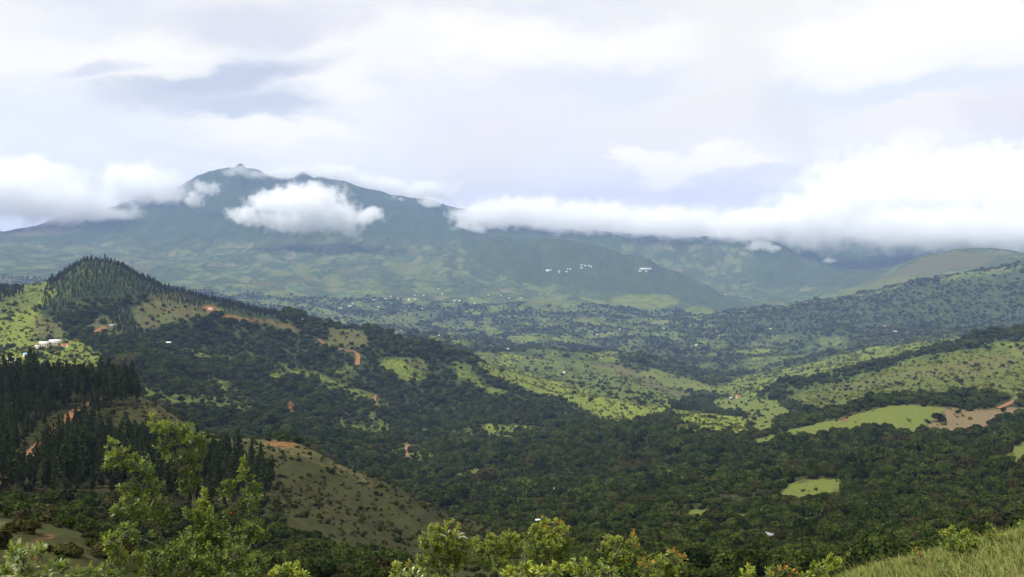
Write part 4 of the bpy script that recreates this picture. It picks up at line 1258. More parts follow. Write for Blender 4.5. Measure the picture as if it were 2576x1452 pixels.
def place():
    out_b, out_p = [], []
    bands = [(50, 130, 2.7, 4.6), (130, 240, 3.6, 3.4), (240, 450, 4.8, 4.7), (450, 800, 6.4, 6.4), (800, 1300, 7.6, 8.0), (1300, 2100, 9.0, 9.4), (2100, 3400, 11.5, 10.5), (3400, 5200, 16, 12.5)]
    for d0, d1, g, size in bands:
        x, y = jgrid(g, d0, d1)
        z = ground(x, y)
        u, v = project(x, y, z)
        d = np.hypot(x, y)
        me, dr, so, pl, sc, he = (cov_at(k, x, y) for k in KINDS)
        clump = fbm(x / 70, y / 70, 3, 55)
        p = np.full(len(x), 0.97)
        p = np.where(clump < -0.38, .55, p)
        p = np.minimum(p, 1 - np.maximum.reduce([.985 * np.minimum(me, 1), .95 * dr, np.minimum(1, so * 1.6), .97 * pl, .90 * sc, .88 * he]))
        if d0 == 1300:
            p *= np.where(sc > .3, .35, 1)
        if d0 >= 2100:
            p *= np.where(sc > .3, .35, 1) * np.clip(.70 + 1.1 * fbm(x / 260, y / 300, 4, 57), .1, 1)
        pine = in_areas(u, v, d, PINE_AREAS) | in_areas(u, v, d, PINE_FAR)
        keep = (RNG.uniform(0, 1, len(x)) < p) & ~pine & clear_mask(x, y)
        sz = size * np.exp(RNG.normal(0, .24 if d1 <= 450 else .36, len(x))) * (1 + .3 * clump)
        small = np.maximum.reduce([sc, dr, me, he])
        sz = sz * (1 - .5 * np.clip(small, 0, 1))
        if d0 < 100:
            sz = np.where(d < 125, sz * .36, sz)
        keep &= seen(x, y, z + sz * .8, .004)
        keep &= (np.abs(u - 1288) < 1288 + 130)
        for i in np.nonzero(keep)[0]:
            out_b.append((x[i], y[i], z[i], sz[i], d[i], u[i], v[i], small[i]))
    for areas, g, far_ in (PINE_AREAS, 3.7, False), (PINE_FAR, 6.0, True):
        d0, d1 = (220, 520) if not far_ else (1200, 3600)
        x, y = jgrid(g, d0, d1)
        z = ground(x, y)
        u, v = project(x, y, z)
        d = np.hypot(x, y)
        so = cov_at('soil', x, y)
        keep = in_areas(u, v, d, areas) & (so < .3) & clear_mask(x, y)
        if not far_:
            keep &= RNG.uniform(0, 1, len(x)) < np.where(v < 1075, .9, np.where(u > 430, .75, .95))
        h = np.exp(RNG.normal(0, .22, len(x))) * np.where(far_, 8.5, np.where(u > 430, 7.5, np.where(v < 1030, 11, 8)))
        keep &= seen(x, y, z + h, .002) & (u > -150)
        for i in np.nonzero(keep)[0]:
            out_p.append((x[i], y[i], z[i], h[i], d[i], u[i], v[i], far_))
    return out_b, out_p


def scatter_stuff(name, pts, protos, label):
    """one object that scatters copies of the given meshes over its points"""
    V = np.array([(p[0], p[1], p[2]) for p in pts], np.float32)
    n = len(V)
    me = bpy.data.meshes.new(name)
    me.vertices.add(n)
    me.vertices.foreach_set('co', V.ravel())
    for nm, typ, val in (('size', 'FLOAT', np.array([p[3] for p in pts], np.float32)), ('turn', 'FLOAT', RNG.uniform(0, 6.283, n)), ('pick', 'INT', RNG.integers(0, len(protos or seeds_far), n))):
        a = me.attributes.new(nm, typ, 'POINT')
        a.data.foreach_set('vector' if typ == 'FLOAT_VECTOR' else 'value', (np.ascontiguousarray(val, np.float32).ravel() if typ != 'INT' else val.astype(np.int32)))
    o = link(name, me)
    o['kind'] = 'stuff'
    o['label'] = label
    ng = bpy.data.node_groups.new(name, 'GeometryNodeTree')
    ng.interface.new_socket('Geometry', in_out='INPUT', socket_type='NodeSocketGeometry')
    ng.interface.new_socket('Geometry', in_out='OUTPUT', socket_type='NodeSocketGeometry')
    N, L = ng.nodes, ng.links
    gi, go = N.new('NodeGroupInput'), N.new('NodeGroupOutput')
    j = N.new('GeometryNodeGeometryToInstance')
    for p in reversed(protos or seeds_far):
        oi = N.new('GeometryNodeObjectInfo')
        oi.transform_space = 'ORIGINAL'
        oi.inputs['Object'].default_value = p
        oi.inputs['As Instance'].default_value = True
        L.new(oi.outputs['Geometry'], j.inputs[0])
    jn = N.new('GeometryNodeJoinGeometry')
    for l in list(L):
        if l.to_node == j:
            L.new(l.from_socket, jn.inputs[0])
            L.remove(l)
    N.remove(j)
    iop = N.new('GeometryNodeInstanceOnPoints')
    L.new(gi.outputs[0], iop.inputs['Points'])
    L.new(jn.outputs[0], iop.inputs['Instance'])
    iop.inputs['Pick Instance'].default_value = True
    def na(nm, t):
        a = N.new('GeometryNodeInputNamedAttribute')
        a.data_type = t
        a.inputs['Name'].default_value = nm
        return a.outputs['Attribute']
    L.new(na('pick', 'INT'), iop.inputs['Instance Index'])
    L.new(na('size', 'FLOAT'), iop.inputs['Scale'])
    cx = N.new('ShaderNodeCombineXYZ')
    L.new(na('turn', 'FLOAT'), cx.inputs[2])
    er = N.new('FunctionNodeEulerToRotation')
    L.new(cx.outputs[0], er.inputs[0])
    L.new(er.outputs[0], iop.inputs['Rotation'])
    L.new(iop.outputs[0], go.inputs[0])
    md = o.modifiers.new(name, 'NODES')
    md.node_group = ng
    return o


def place_bushes():
    out = []
    for d0, d1, g, size in ((55, 130, 2.2, 1.5), (220, 520, 3.0, 1.5), (700, 1300, 5.2, 3.2), (1300, 2100, 6.5, 4.2), (2100, 3300, 8.5, 6.0), (3300, 4700, 14, 8.0)):
        x, y = jgrid(g, d0, d1)
        me, dr, so, pl, sc, he = (cov_at(k, x, y) for k in KINDS)
        p = np.maximum.reduce([.70 * sc, .22 * dr, .72 * he, .035 * me, .10 * pl]) * (1 - np.minimum(1, so * 1.5))
        p *= np.clip(.65 + 1.2 * fbm(x / (g * 7), y / (g * 7), 3, 58), .1, 1)
        keep = (RNG.uniform(0, 1, len(x)) < p) & clear_mask(x, y)
        x, y = x[keep], y[keep]
        z = ground(x, y)
        u, v = project(x, y, z)
        sz = size * np.exp(RNG.normal(0, .35, len(x)))
        k = seen(x, y, z + sz, .004) & (np.abs(u - 1288) < 1420)
        out += [(a, b, c - .15 * e, e) for a, b, c, e in zip(x[k], y[k], z[k], sz[k])]
    return out


WOODS, PINE_PTS = place()
print('woods', len(WOODS), 'pines', len(PINE_PTS))


def zone_label(u, v, d, small):
    if small > .5 and d < 130:
        return 'low green shrub on the grassy knoll at the lower left', 'shrubs on the lower left knoll', 'shrub'
    if small > .5:
        return 'small bush growing on the open brownish grass slope', 'bushes on the grass slopes', 'bush'
    if d < 130:
        return 'low green shrub on the grassy knoll at the lower left', 'shrubs on the lower left knoll', 'shrub'
    if u < 900:
        return 'dark round crowned tree in the hollow below the pines', 'trees in the hollow below the pines', 'broadleaf_tree'
    if u < 1500:
        return 'dark leafy tree in the forest at the foot of the brown spur', 'forest trees at the foot of the spur', 'broadleaf_tree'
    if u < 2050:
        return 'dark leafy tree of the valley forest behind the yellow green bushes', 'forest trees behind the bushes', 'broadleaf_tree'
    return 'dark leafy tree of the valley forest above the grassy slope', 'forest trees above the grassy slope', 'broadleaf_tree'


def tall_tree(p, i):
    x, y, z, s, d, u, v, small = p
    lb, gr, nm = zone_label(u, v, d, small)
    a = RNG.uniform(0, 6.283)
    t = thing(nm, lb, 'tree' if 'tree' in nm else 'shrub', (x, y, z), gr, rz=a)
    t.scale = (s, s, s * RNG.uniform(.85, 1.25))
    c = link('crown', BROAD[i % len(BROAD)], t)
    link('trunk', TRUNK_B, t)
    return c


WOODS.sort(key=lambda p: -p[3] / p[4])
inview = [p for p in WOODS if -20 < p[5] < 2596 and p[6] - .8 * p[3] / p[4] * F < 1452]
near_b, ids = [], set()
for p in inview:
    if p[4] < 900 and len(near_b) < 290:
        near_b.append(p)
        ids.add(id(p))
CROWNS = [tall_tree(p, i) for i, p in enumerate(near_b)]


bsh = place_bushes()
print('bushes', len(bsh))
bsh.sort(key=lambda p: -p[3] / math.hypot(p[0], p[1]))
seeds = []
for i, (x, y, z, e) in enumerate(bsh[:120]):
    near_ = math.hypot(x, y) < 140
    t = thing('bush', 'low green bush on the grassy knoll at the lower left' if near_ else 'small bush on the open brown grass slope of the near spur', 'bush', (x, y, z),
              'bushes on the lower left knoll' if near_ else 'bushes on the brown grass slope', data=HEATHS[i % 3], rz=RNG.uniform(0, 6.28))
    t.scale = (e, e, e * RNG.uniform(.7, 1.1))
    seeds.append(t)
far_b = [p for p in bsh[120:] if math.hypot(p[0], p[1]) >= 550]
seeds_far = []
for i, (x, y, z, e) in enumerate(far_b[:40]):
    t = thing('bush', 'pale green bush on the open sunny slope of the valley', 'bush', (x, y, z), 'bushes on the sunny slopes', data=BUSHES[i % 3], rz=RNG.uniform(0, 6.28))
    t.scale = (e, e, e * RNG.uniform(.7, 1.1))
    seeds_far.append(t)
used_b = {id(p) for p in far_b[:40]}
seeds_far = seeds_far[:3]
rest_b = [p for p in bsh[120:] if id(p) not in used_b]
scatter_stuff('heath_scrub', [p for p in rest_b if math.hypot(p[0], p[1]) < 550], seeds[:3], 'dark low scrub covering the brown slope of the near spur')
ub = scatter_stuff('undergrowth', [p for p in rest_b if math.hypot(p[0], p[1]) >= 550], None, 'low scrub and bushes dotted over the grassy hillsides')
far_w = [p for p in WOODS if id(p) not in ids]
scatter_stuff('forest', [p for p in far_w if p[4] < 900], CROWNS[:8], 'broadleaf forest covering the valley and near hillsides')
scatter_stuff('hillside_forest', [p for p in far_w if 900 <= p[4] < 1900], CROWNS[2:8] + CROWNS[6:8], 'mixed woods on the slopes of the long left ridge and right hill')
scatter_stuff('distant_forest', [p for p in far_w if p[4] >= 1900], [CROWNS[6], CROWNS[7], CROWNS[2], seeds_far[0]], 'mixed woods on the farther hills and valley floor')
PINE_PTS.sort(key=lambda p: -p[3] / p[4])
near_p = [p for p in PINE_PTS if not p[7]][:290]
idp = {id(p) for p in near_p}
PCROWNS = []
for i, (x, y, z, h, d, u, v, f_) in enumerate(near_p):
    if v < 1045:
        lb, gr = 'tall dark pine standing on the crest of the left spur', 'pines on the crest of the left spur'
    elif u < 430:
        lb, gr = 'dark pine in the dense stand beside the red track', 'pines beside the red track'
    else:
        lb, gr = 'dark slender pine on the slope below the brown grass', 'pines below the brown grass slope'
    t = thing('pine_tree', lb, 'pine tree', (x, y, z), gr, rz=RNG.uniform(0, 6.283))
    t.rotation_euler = (RNG.normal(0, .035), RNG.normal(0, .035), RNG.uniform(0, 6.283))
    t.scale = (h * RNG.uniform(.8, 1.4),) * 2 + (h,)
    PCROWNS.append(link('crown', PINES[i % len(PINES)], t))
    link('trunk', TRUNK_P, t)
rest = [p for p in PINE_PTS if id(p) not in idp]
if rest:
    scatter_stuff('pine_forest', rest, PCROWNS[:5], 'pine forest on the dome and ridge of the left hill')
# ------------------------------------------------------------------ shrubs close to the camera
def leaf_template():
    """one leaf, 1 long along x, folded a little along its midrib and arching"""
    st = [(0.0, .03, 0.0), (.22, .10, .035), (.5, .165, .05), (.78, .125, .02), (1.0, .012, -.05)]
    V, Q = [], []
    for x, w, z in st:
        V += [(x, -w, z + w * .30), (x, 0, z), (x, w, z + w * .30)]
    for i in range(len(st) - 1):
        for k in range(2):
            Q.append((i * 3 + k, i * 3 + k + 1, i * 3 + k + 4, i * 3 + k + 3))
    return np.array(V), np.array(Q)


LT_V, LT_Q = leaf_template()


def rosettes(rng, pos, axis, length, tint, kind, per=10):
    """whorls of leaves at the shoot tips"""
    n = len(pos)
    axis = unit(axis)
    ref = unit(np.cross(axis, rng.normal(0, 1, (n, 3))))
    ref2 = np.cross(axis, ref)
    k = np.arange(per)
    ang = k[None] * 2.39996 + rng.uniform(0, 6.28, (n, 1)) + rng.normal(0, .15, (n, per))
    f = (k[None] / (per - 1)) + rng.normal(0, .06, (n, per))           # 0 = oldest and lowest leaf, 1 = youngest
    up = np.radians(14 + 62 * f)
    rad = ref[:, None] * np.cos(ang)[..., None] + ref2[:, None] * np.sin(ang)[..., None]
    d = rad * np.cos(up)[..., None] + axis[:, None] * np.sin(up)[..., None]
    side = np.cross(axis[:, None], d)
    side = unit(side + rng.normal(0, .18, side.shape))
    nor = np.cross(d, side)
    L = length * (1.0 - .35 * f) * rng.uniform(.75, 1.2, (n, per)) * rng.uniform(.8, 1.15, (n, 1))
    root = pos[:, None] + axis[:, None] * ((f - .75) * length * .75)[..., None]
    V = (root[:, :, None] + L[..., None, None] * (LT_V[:, 0][None, None, :, None] * d[:, :, None] + 1.15 * LT_V[:, 1][None, None, :, None] * side[:, :, None] + LT_V[:, 2][None, None, :, None] * nor[:, :, None]))
    m = len(LT_V)
    V = V.reshape(-1, 3)
    Q = (LT_Q[None] + (np.arange(n * per) * m)[:, None, None]).reshape(-1, 4)
    t = np.clip(tint[:, None] * (.45 + .8 * f) + rng.normal(0, .07, (n, per)), 0, 1)
    kd = np.where((f > .45) & (kind[:, None] == 1), 1.0, np.where((rng.uniform(0, 1, (n, per)) < .002) & (f < .5), 2.0, 0.0))
    kd = np.where((kind[:, None] == 3) & (rng.uniform(0, 1, (n, per)) < .3), 3.0, kd)
    return V, Q, np.repeat(t.ravel(), m), np.repeat(kd.ravel(), m)


SHRUB_N = 0


def shrub(label, D_, stems, clumps, leaf=.088, name='leafy_shrub', cat='shrub', group=None, spikes=(), fill=150, thick=.022, per=10):
    """clumps: (u, v, ru, rv[, tint[, coppery share]]) in sight-line units at distance D_"""
    global SHRUB_N
    SHRUB_N += 1
    rng = np.random.default_rng(100 + SHRUB_N)
    S_ = D_ / F
    u0 = stems[0][0][0]
    b = at(u0, 1500, D_)
    gz = float(ground(b[0], b[1]))
    root = thing(name, label, cat, (b[0], b[1], gz), group)
    base = np.array([b[0], b[1], gz])
    tubes, nodes = [], []
    for si, st in enumerate(stems):
        dd = D_ + rng.normal(0, .12) + (0 if si == 0 else rng.normal(0, .18))
        P = [at(u, v, dd + rng.normal(0, .04)) for u, v in st]
        if si == 0 or st[0][1] > 1445:
            g0 = at(st[0][0], st[0][1], dd)
            gg = base + np.array([(g0 - base)[0] * .6, 0, -.05])
            P = [gg] + P
        P = np.array(P)
        n = max(4, int(np.linalg.norm(np.diff(P, axis=0), axis=1).sum() / .12))
        seg = np.concatenate([[0], np.cumsum(np.linalg.norm(np.diff(P, axis=0), axis=1))])
        s = np.linspace(0, seg[-1], n)
        P = np.stack([pchip(seg, P[:, k], s) for k in range(3)], -1)
        P[1:-1] += rng.normal(0, .008, P[1:-1].shape)
        tk = thick * (1 if si == 0 else .65)
        tubes.append(tube(P, np.linspace(tk, tk * .3, n), 6))
        nodes.append(P)
    nodes = np.concatenate(nodes)
    RP, RA, RT, RK = [], [], [], []
    for c in clumps:
        u, v, ru, rv = c[:4]
        tint = c[4] if len(c) > 4 else .38
        cop = c[5] if len(c) > 5 else 0
        dep = max(ru, rv) * S_
        ctr = at(u, v, D_ + rng.normal(0, .10))
        n = int(3 + fill * (ru * S_) * (rv * S_) * 4)
        p = unit(rng.normal(0, 1, (n, 3))) * rng.uniform(.25, 1, (n, 1)) ** .55
        q = p * np.array([ru * S_, dep * .9, rv * S_])
        pos = ctr + q
        RP.append(pos)
        RA.append(p * .75 + np.array([0, 0, .75]) + rng.normal(0, .25, (n, 3)))
        RT.append(np.clip(tint + rng.normal(0, .12, n) + .16 * p[:, 2], 0, 1.2))
        RK.append(np.where(rng.uniform(0, 1, n) < cop, 3 if cop > 1 else 1, 0))
        low = nodes[(nodes[:, 2] < ctr[2] - .2 * rv * S_)]
        if len(low) == 0:
            low = nodes[:1]
        k = low[np.argmin(((low - ctr) ** 2).sum(1))]
        mid_ = (k + ctr) / 2 + rng.normal(0, .02, 3) - np.array([0, 0, .02])
        hub = ctr - np.array([0, 0, rv * S_ * .35])
        tubes.append(tube([k, mid_, hub], [thick * .35, thick * .3, thick * .22], 4))
        for r_ in pos[:: max(1, n // 14)]:
            tubes.append(tube([hub, (hub + r_) / 2 - (0, 0, .01), r_], [thick * .2, thick * .16, thick * .12], 3))
    V, Q, T, K = rosettes(rng, np.concatenate(RP), np.concatenate(RA), leaf, np.concatenate(RT), np.concatenate(RK), per)
    o = link('foliage', mesh_np('foliage', V - base, Q, M_LEAF, {'tint': T, 'kind': K}, smooth=True), root)
    tv, tq = join_vq(tubes)
    link('stem', mesh_np('stem', tv - base, tq, M_BARK, smooth=True), root)
    for (u, v, du, dv) in spikes:
        a, c = at(u, v, D_ - .12), at(u + du, v + dv, D_ - .15)
        m_ = (a + c) / 2 + np.array([-.15 * (c - a)[2], 0, abs(.18 * (c - a)[0])])
        sv, sq = tube(np.array([pchip([0, 1, 2], [a[k], m_[k], c[k]], np.linspace(0, 2, 7)) for k in range(3)]).T, [.004, .010, .013, .014, .013, .011, .006], 7)
        sv = sv + rng.normal(0, .002, sv.shape)
        link('flower_spike', mesh_np('flower_spike', sv - base, sq, M_SPIKE, smooth=True), root)
    return root


GL = 'shrubs growing at the lower left'
GC = 'yellow green bushes along the bottom edge'
GR = 'shrubs on the grassy slope at the lower right'
shrub('tall leaning shrub with green leaf tiers, leftmost of the tall ones against the pines', 18,
      [[(462, 1452), (440, 1405), (402, 1340), (376, 1272), (346, 1212), (322, 1176)], [(404, 1342), (360, 1312), (322, 1292)], [(378, 1275), (392, 1250)], [(440, 1405), (370, 1362), (300, 1345)]],
      [(283, 1130, 20, 30, .6), (309, 1154, 35, 26, .42), (346, 1166, 44, 20, .36), (374, 1184, 20, 18, .34), (273, 1172, 12, 18, .45),
       (321, 1222, 24, 13), (376, 1230, 34, 24), (352, 1256, 50, 25), (309, 1284, 26, 18), (389, 1284, 40, 28), (410, 1302, 18, 14, .3), (340, 1290, 30, 14, .3)], group=GL, thick=.03)
shrub('tallest shrub with thin pale stems and flat leafy top against the pines', 18.4,
      [[(478, 1452), (492, 1340), (488, 1262), (468, 1195), (442, 1150), (424, 1100)], [(488, 1262), (482, 1190), (478, 1110)], [(470, 1198), (452, 1120), (440, 1082)], [(486, 1250), (505, 1180), (512, 1120)]],
      [(389, 1056, 14, 17, .5), (400, 1072, 28, 17, .45), (436, 1074, 42, 15), (466, 1080, 28, 17), (507, 1110, 26, 15), (477, 1100, 30, 15), (415, 1121, 28, 17), (442, 1142, 36, 15), (477, 1145, 28, 19), (505, 1138, 18, 12),
       (486, 1186, 28, 19), (463, 1200, 20, 19, .3), (472, 1224, 26, 19, .3), (493, 1212, 16, 14)], group=GL, thick=.028)
shrub('bushy shrub with one bright upright tip in the middle of the left group', 17.4,
      [[(548, 1452), (533, 1340), (520, 1262), (517, 1228)], [(533, 1345), (496, 1290), (482, 1270)], [(535, 1350), (560, 1330)]],
      [(518, 1240, 8, 17, 1.0), (518, 1262, 15, 15, .7), (486, 1283, 28, 24), (518, 1295, 30, 26, .4), (506, 1322, 45, 28, .34), (542, 1342, 40, 28, .32), (492, 1357, 45, 26, .3), (554, 1348, 10, 16, .7), (530, 1380, 50, 26, .28)], group=GL)
shrub('shrub with a tall narrow spire, rightmost of the tall ones at the lower left', 18.2,
      [[(648, 1452), (628, 1360), (621, 1270), (613, 1166)], [(622, 1290), (585, 1250), (574, 1222)], [(622, 1275), (640, 1235)], [(628, 1362), (600, 1320), (580, 1292)]],
      [(612, 1160, 7, 17, .8), (614, 1183, 14, 12, .5), (615, 1198, 24, 13), (577, 1218, 18, 15, .42), (568, 1236, 22, 15), (640, 1224, 24, 13, .45), (624, 1248, 30, 15), (621, 1268, 30, 15, .34), (577, 1289, 18, 13, .3), (633, 1327, 45, 20), (616, 1348, 50, 20, .3), (655, 1350, 22, 15, .3)], group=GL)
shrub('low shrub with light green shoots, lowest left of the tall group', 16.5,
      [[(300, 1470), (296, 1420), (284, 1370)], [(298, 1440), (345, 1395)], [(297, 1430), (312, 1330)]],
      [(280, 1358, 24, 24, .75), (312, 1332, 28, 18, .42), (346, 1346, 38, 14, .36), (306, 1396, 13, 12, .95), (349, 1396, 12, 13, .95), (286, 1384, 22, 16, .5), (320, 1420, 40, 24, .34), (345, 1446, 18, 9, 1.0), (282, 1430, 24, 24, .4)], group=GL)
for (cl, lb) in (([(400, 1400, 40, 24, .28), (384, 1432, 45, 26, .26), (430, 1440, 40, 20, .3)], 'dark green bush filling the gap below the leaning shrub'),
                 ([(470, 1400, 44, 24, .28), (500, 1430, 46, 26, .26), (450, 1375, 26, 18, .34)], 'dark green bush below the shrub with the bright upright tip'),
                 ([(590, 1395, 44, 24, .28), (640, 1420, 40, 30, .26), (575, 1440, 46, 20, .3), (610, 1432, 14, 12, .8)], 'dark green bush below the narrow spire')):
    u_ = cl[0][0]
    shrub(lb, 17, [[(u_, 1475), (u_ + 6, 1440), (u_, 1402)]], cl, group=GL)
shrub('small plant of bright broad leaves peeping up right of the left shrubs', 12, [[(735, 1480), (733, 1440)], [(735, 1470), (762, 1442)]],
      [(714, 1434, 14, 14, .85), (737, 1430, 17, 16, .9), (762, 1444, 12, 8, .95), (690, 1446, 8, 8, .7)], leaf=.095, group=GL, fill=200)
shrub('corner plant with large pale edged leaves at the far lower left', 10,
      [[(52, 1480), (50, 1430), (45, 1388)], [(52, 1460), (95, 1400), (107, 1380)], [(52, 1470), (150, 1430), (143, 1412)]],
      [(64, 1378, 9, 8, .5, 2), (38, 1388, 12, 10, .5, 2), (48, 1410, 22, 14, .5, 2), (88, 1388, 8, 8, .5, 2), (107, 1384, 12, 10, .4), (142, 1418, 10, 9, .45, 2), (57, 1434, 28, 14, .4, 2), (156, 1424, 12, 10, .4), (100, 1444, 34, 10, .4), (25, 1432, 16, 12, .5, 2)],
      leaf=.105, group=GL, fill=170, thick=.014, per=8)
shrub('low leafy bush at the bottom between the corner plant and the shrub group', 13, [[(215, 1480), (216, 1440)]],
      [(214, 1436, 26, 12, .34), (190, 1446, 20, 8, .36), (240, 1444, 20, 10, .4)], group=GL)

shrub('leftmost of the large yellow green bushes, bearing pale flower spikes near its top', 20,
      [[(1110, 1470), (1112, 1400), (1118, 1350)], [(1110, 1420), (1080, 1372), (1066, 1352)], [(1112, 1410), (1150, 1372), (1162, 1356)]],
      [(1087, 1328, 13, 11, .85, .2), (1104, 1330, 12, 11, .85, .15), (1140, 1322, 25, 13, .9, .25), (1113, 1343, 35, 14, .7), (1065, 1353, 14, 12, .8), (1081, 1367, 30, 20, .6), (1113, 1364, 50, 24, .6), (1149, 1357, 40, 17, .75, .1), (1165, 1373, 36, 20, .7, .1), (1122, 1384, 46, 25, .5), (1060, 1408, 20, 15, .65), (1092, 1408, 28, 20, .5), (1131, 1410, 46, 24, .5), (1160, 1404, 26, 18, .55), (1100, 1440, 60, 16, .45)],
      leaf=.082, group=GC, spikes=[(1150, 1352, 20, -11), (1152, 1354, 24, 0), (1128, 1342, 6, -9), (1144, 1338, 6, -10), (1112, 1351, 10, -2)], fill=200)
shrub('yellow green bush between the spiked one and the tall orange tipped one', 20.5,
      [[(1240, 1470), (1242, 1400), (1240, 1360)], [(1241, 1420), (1204, 1375)], [(1241, 1415), (1288, 1365)]],
      [(1199, 1364, 15, 12, .8, .2), (1203, 1379, 22, 17, .65), (1233, 1355, 14, 13, .9, .15), (1236, 1372, 25, 17, .65), (1260, 1353, 22, 13, .7, .1), (1283, 1346, 15, 15, .85, .3), (1296, 1356, 18, 14, .8, .2), (1256, 1384, 45, 24, .5), (1294, 1380, 30, 24, .45), (1215, 1405, 40, 20, .5), (1260, 1418, 45, 20, .45)], leaf=.082, group=GC, fill=200)
shrub('tallest yellow green bush of the bottom row, its top tinged orange', 20,
      [[(1385, 1470), (1384, 1400), (1390, 1325)], [(1384, 1410), (1345, 1350)], [(1386, 1400), (1420, 1345)]],
      [(1368, 1313, 13, 13, .95, .3), (1395, 1316, 20, 14, .9, .35), (1420, 1328, 17, 13, .85, .3), (1397, 1343, 36, 22, .7, .1), (1427, 1364, 17, 22, .6), (1386, 1364, 36, 22, .6), (1345, 1332, 17, 13, .75, .15), (1337, 1350, 25, 15, .55), (1372, 1346, 26, 20, .65), (1336, 1382, 36, 24, .45), (1390, 1386, 40, 24, .5), (1420, 1396, 24, 18, .5), (1370, 1410, 50, 16, .45)], leaf=.082, group=GC, fill=200)
shrub('low bush with upright pale flower spikes at the bottom edge', 13,
      [[(1030, 1480), (1030, 1430)], [(1030, 1465), (1000, 1430)]],
      [(999, 1429, 12, 13, .8), (1031, 1427, 14, 14, .85, .1), (1054, 1434, 12, 12, .7), (1020, 1446, 34, 9, .6)], group=GC, leaf=.09, spikes=[(1018, 1450, 2, -22), (1039, 1446, 4, -20), (1050, 1450, 7, -16), (1060, 1456, 5, -9)], fill=170)
shrub('bright lime green broad leaved shoots at the bottom edge, nearest bush', 11,
      [[(1345, 1490), (1320, 1430)], [(1345, 1480), (1296, 1440)], [(1345, 1482), (1372, 1436)], [(1345, 1482), (1400, 1438)]],
      [(1292, 1432, 10, 13, .95), (1320, 1424, 13, 16, 1.0), (1298, 1445, 22, 9, .9), (1372, 1434, 16, 13, .95), (1399, 1436, 16, 13, .95), (1347, 1446, 22, 9, .85), (1334, 1440, 12, 11, .9), (1275, 1448, 12, 7, .8)], leaf=.098, group=GC, fill=170)
shrub('low green bush at the bottom edge right of the lime green shoots', 14,
      [[(1450, 1480), (1448, 1436)], [(1450, 1470), (1500, 1436)]],
      [(1447, 1436, 28, 15, .6), (1430, 1428, 15, 11, .7), (1463, 1418, 24, 15, .45), (1500, 1432, 32, 17, .42), (1478, 1444, 36, 11, .5), (1536, 1444, 36, 10, .42)], group=GC, fill=170)
shrub('open yellow green bush with two pointed tips right of the orange tipped one', 18,
      [[(1545, 1470), (1544, 1400), (1538, 1362)], [(1544, 1410), (1520, 1380)], [(1545, 1405), (1562, 1365)]],
      [(1527, 1357, 12, 11, .9, .1), (1537, 1366, 25, 14, .7), (1556, 1359, 12, 11, .85), (1519, 1378, 15, 12, .6), (1544, 1386, 34, 21, .5), (1568, 1374, 10, 12, .6), (1545, 1412, 34, 16, .42)], group=GC)
shrub('slender bush with a single coppery spire at the bottom edge', 18,
      [[(1596, 1470), (1594, 1400), (1593, 1345)], [(1595, 1425), (1616, 1402)]],
      [(1593, 1351, 7, 15, .95, .8), (1592, 1368, 15, 15, .55, .15), (1586, 1386, 25, 19, .5), (1600, 1402, 30, 24, .42), (1577, 1418, 34, 22, .45, .05), (1618, 1402, 9, 11, .7, .6)], group=GC)
shrub('small bush with two coppery tips between the spire and the last bush', 17,
      [[(1625, 1480), (1622, 1436), (1617, 1420)]],
      [(1617, 1420, 11, 12, .8, .7), (1634, 1422, 11, 12, .75, .3), (1624, 1440, 30, 15, .5, .08), (1650, 1446, 22, 9, .5)], group=GC)
shrub('rightmost bush of the bottom row, its shoots orange at the tips', 18,
      [[(1698, 1470), (1694, 1420), (1690, 1396)], [(1696, 1440), (1716, 1406)], [(1697, 1450), (1664, 1414)]],
      [(1691, 1395, 12, 13, .8, .85), (1715, 1405, 11, 12, .8, .7), (1663, 1410, 15, 12, .7, .2), (1693, 1417, 30, 20, .5, .06), (1706, 1434, 34, 18, .45), (1670, 1432, 25, 17, .45, .05)], group=GC)

shrub('lone rosette of long bright leaves at the bottom edge, left of the grassy slope', 12, [[(1887, 1480), (1887, 1442)]],
      [(1887, 1436, 8, 10, .85), (1880, 1448, 12, 7, .7)], leaf=.12, group=GR, fill=120)
shrub('low bush with rusty red leaves at the bottom edge', 16, [[(1955, 1480), (1956, 1440)], [(1955, 1470), (1990, 1442)]],
      [(1945, 1438, 26, 10, .5, .45), (1980, 1438, 24, 9, .5, .6), (1925, 1446, 18, 7, .6, .2), (2010, 1446, 20, 7, .6, .2)], group=GR)
shrub('small bright green shrub just left of the grassy slope', 16, [[(2090, 1470), (2090, 1430), (2092, 1408)], [(2090, 1460), (2055, 1430)], [(2091, 1440), (2110, 1416)]],
      [(2093, 1404, 9, 9, .85), (2088, 1414, 20, 9, .6), (2112, 1415, 12, 11, .7), (2053, 1428, 15, 9, .75), (2090, 1427, 28, 11, .55), (2070, 1440, 13, 9, .8), (2050, 1446, 26, 7, .5)], group=GR)
shrub('brownish spindly shrub with coppery tip on the grassy slope', 15,
      [[(2316, 1452), (2312, 1420), (2307, 1384)], [(2318, 1452), (2340, 1420), (2352, 1405)]],
      [(2307, 1389, 7, 10, .6, .9), (2319, 1395, 8, 8, .5, .6), (2300, 1414, 9, 10, .35, .3), (2346, 1416, 26, 15, .25, .35), (2334, 1430, 22, 11, .2, .3), (2313, 1432, 14, 13, .25, .2)], leaf=.062, group=GR, thick=.013, fill=200)
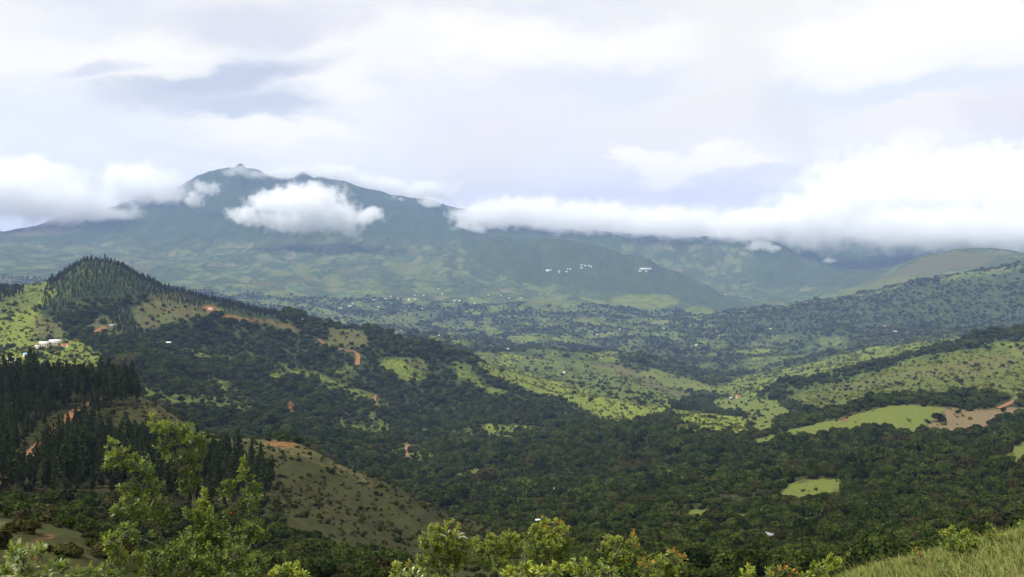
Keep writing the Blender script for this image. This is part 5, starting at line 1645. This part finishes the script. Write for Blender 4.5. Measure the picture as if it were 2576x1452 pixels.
shrub('round green shrub on bare stems in the middle of the grassy slope', 15.5,
      [[(2443, 1452), (2436, 1416), (2428, 1380), (2422, 1345)], [(2420, 1440), (2412, 1420), (2400, 1390), (2392, 1345)], [(2436, 1416), (2446, 1385)]],
      [(2377, 1344, 10, 11, .75), (2394, 1340, 11, 11, .8, .1), (2389, 1356, 21, 13, .6), (2422, 1342, 13, 13, .75), (2424, 1360, 34, 15, .55), (2409, 1374, 38, 14, .5), (2443, 1366, 19, 14, .5), (2443, 1382, 22, 12, .42), (2397, 1386, 22, 10, .42)], leaf=.072, group=GR, thick=.014, fill=200)
shrub('thin leaning sapling with sparse leaves high on the grassy slope', 16.5,
      [[(2524, 1430), (2521, 1400), (2511, 1372), (2500, 1346)], [(2512, 1375), (2534, 1366)]],
      [(2493, 1344, 13, 9, .65), (2512, 1354, 24, 12, .5), (2535, 1366, 14, 8, .4), (2485, 1326, 8, 11, .35)], leaf=.065, group=GR, thick=.011, fill=260)
shrub('low ragged green shrub at the bottom right of the grassy slope', 14.5,
      [[(2490, 1470), (2488, 1430), (2494, 1396)], [(2490, 1460), (2464, 1438)], [(2489, 1440), (2518, 1416)]],
      [(2493, 1394, 12, 12, .45), (2507, 1406, 12, 13, .4), (2464, 1440, 26, 14, .5), (2486, 1430, 22, 12, .4), (2519, 1416, 12, 10, .4), (2520, 1436, 16, 9, .35)], leaf=.062, group=GR, thick=.012, fill=300)
shrub('sprig with thin twigs at the right edge above the grassy slope', 19, [[(2580, 1372), (2576, 1340), (2572, 1318)]],
      [(2573, 1316, 8, 11, .5), (2584, 1330, 10, 10, .45)], leaf=.065, group=GR, thick=.01)

# ---- long grass on the slope at the lower right and round the feet of the shrubs
def grass():
    rng = np.random.default_rng(77)
    n = 90000
    az = rng.uniform(math.radians(4), math.radians(36), n)
    d = np.sqrt(rng.uniform(8.5 ** 2, 30 ** 2, n))
    x, y = d * np.sin(az), d * np.cos(az)
    z = ground(x, y)
    u, v = project(x, y, z)
    keep = seen(x, y, z + .5, .006) & (u > 1900) & (u < 2720) & (rng.uniform(0, 1, n) < sstep(1950, 2200, u))
    x, y, z = x[keep], y[keep], z[keep]
    n = len(x)
    h = rng.uniform(.07, .24, n) * (1 + .5 * fbm(x, y, 3, 12))
    h = np.where(rng.uniform(0, 1, n) < .04, h * 1.7, h)
    a = rng.uniform(0, 6.283, n)
    lean = np.stack([np.cos(a), np.sin(a), 0 * a], -1) * (h * rng.uniform(.15, .8, n))[:, None] + np.array([-.06, 0, 0])
    w = np.stack([-np.sin(a), np.cos(a), 0 * a], -1) * rng.uniform(.004, .010, n)[:, None]
    p0 = np.stack([x, y, z - .03], -1)
    V = []
    for f, wk in ((0, 1), (.4, .85), (.75, .55), (1, .08)):
        c = p0 + lean * f ** 2 + np.array([0, 0, 1]) * (h * (f - .25 * f ** 3))[:, None]
        V += [c - w * wk, c + w * wk]
    V = np.stack(V, 1).reshape(-1, 3)
    o_ = np.arange(n)[:, None] * 8
    Q = np.concatenate([o_ + np.array([[0, 1, 3, 2]]) + 2 * k for k in range(3)])
    t = np.repeat(np.clip(rng.beta(2, 2, n) + .3 * fbm(x / 1.5, y / 1.5, 3, 15), 0, 1), 8)
    m = foliage_material('dry_grass', (0.080, 0.108, 0.022), (0.235, 0.245, 0.085), None, 0.0)
    o = link('grass', mesh_np('grass', V, Q, m, {'tint': t}))
    o['kind'] = 'stuff'
    o['label'] = 'long pale green grass covering the slope at the lower right'


grass()
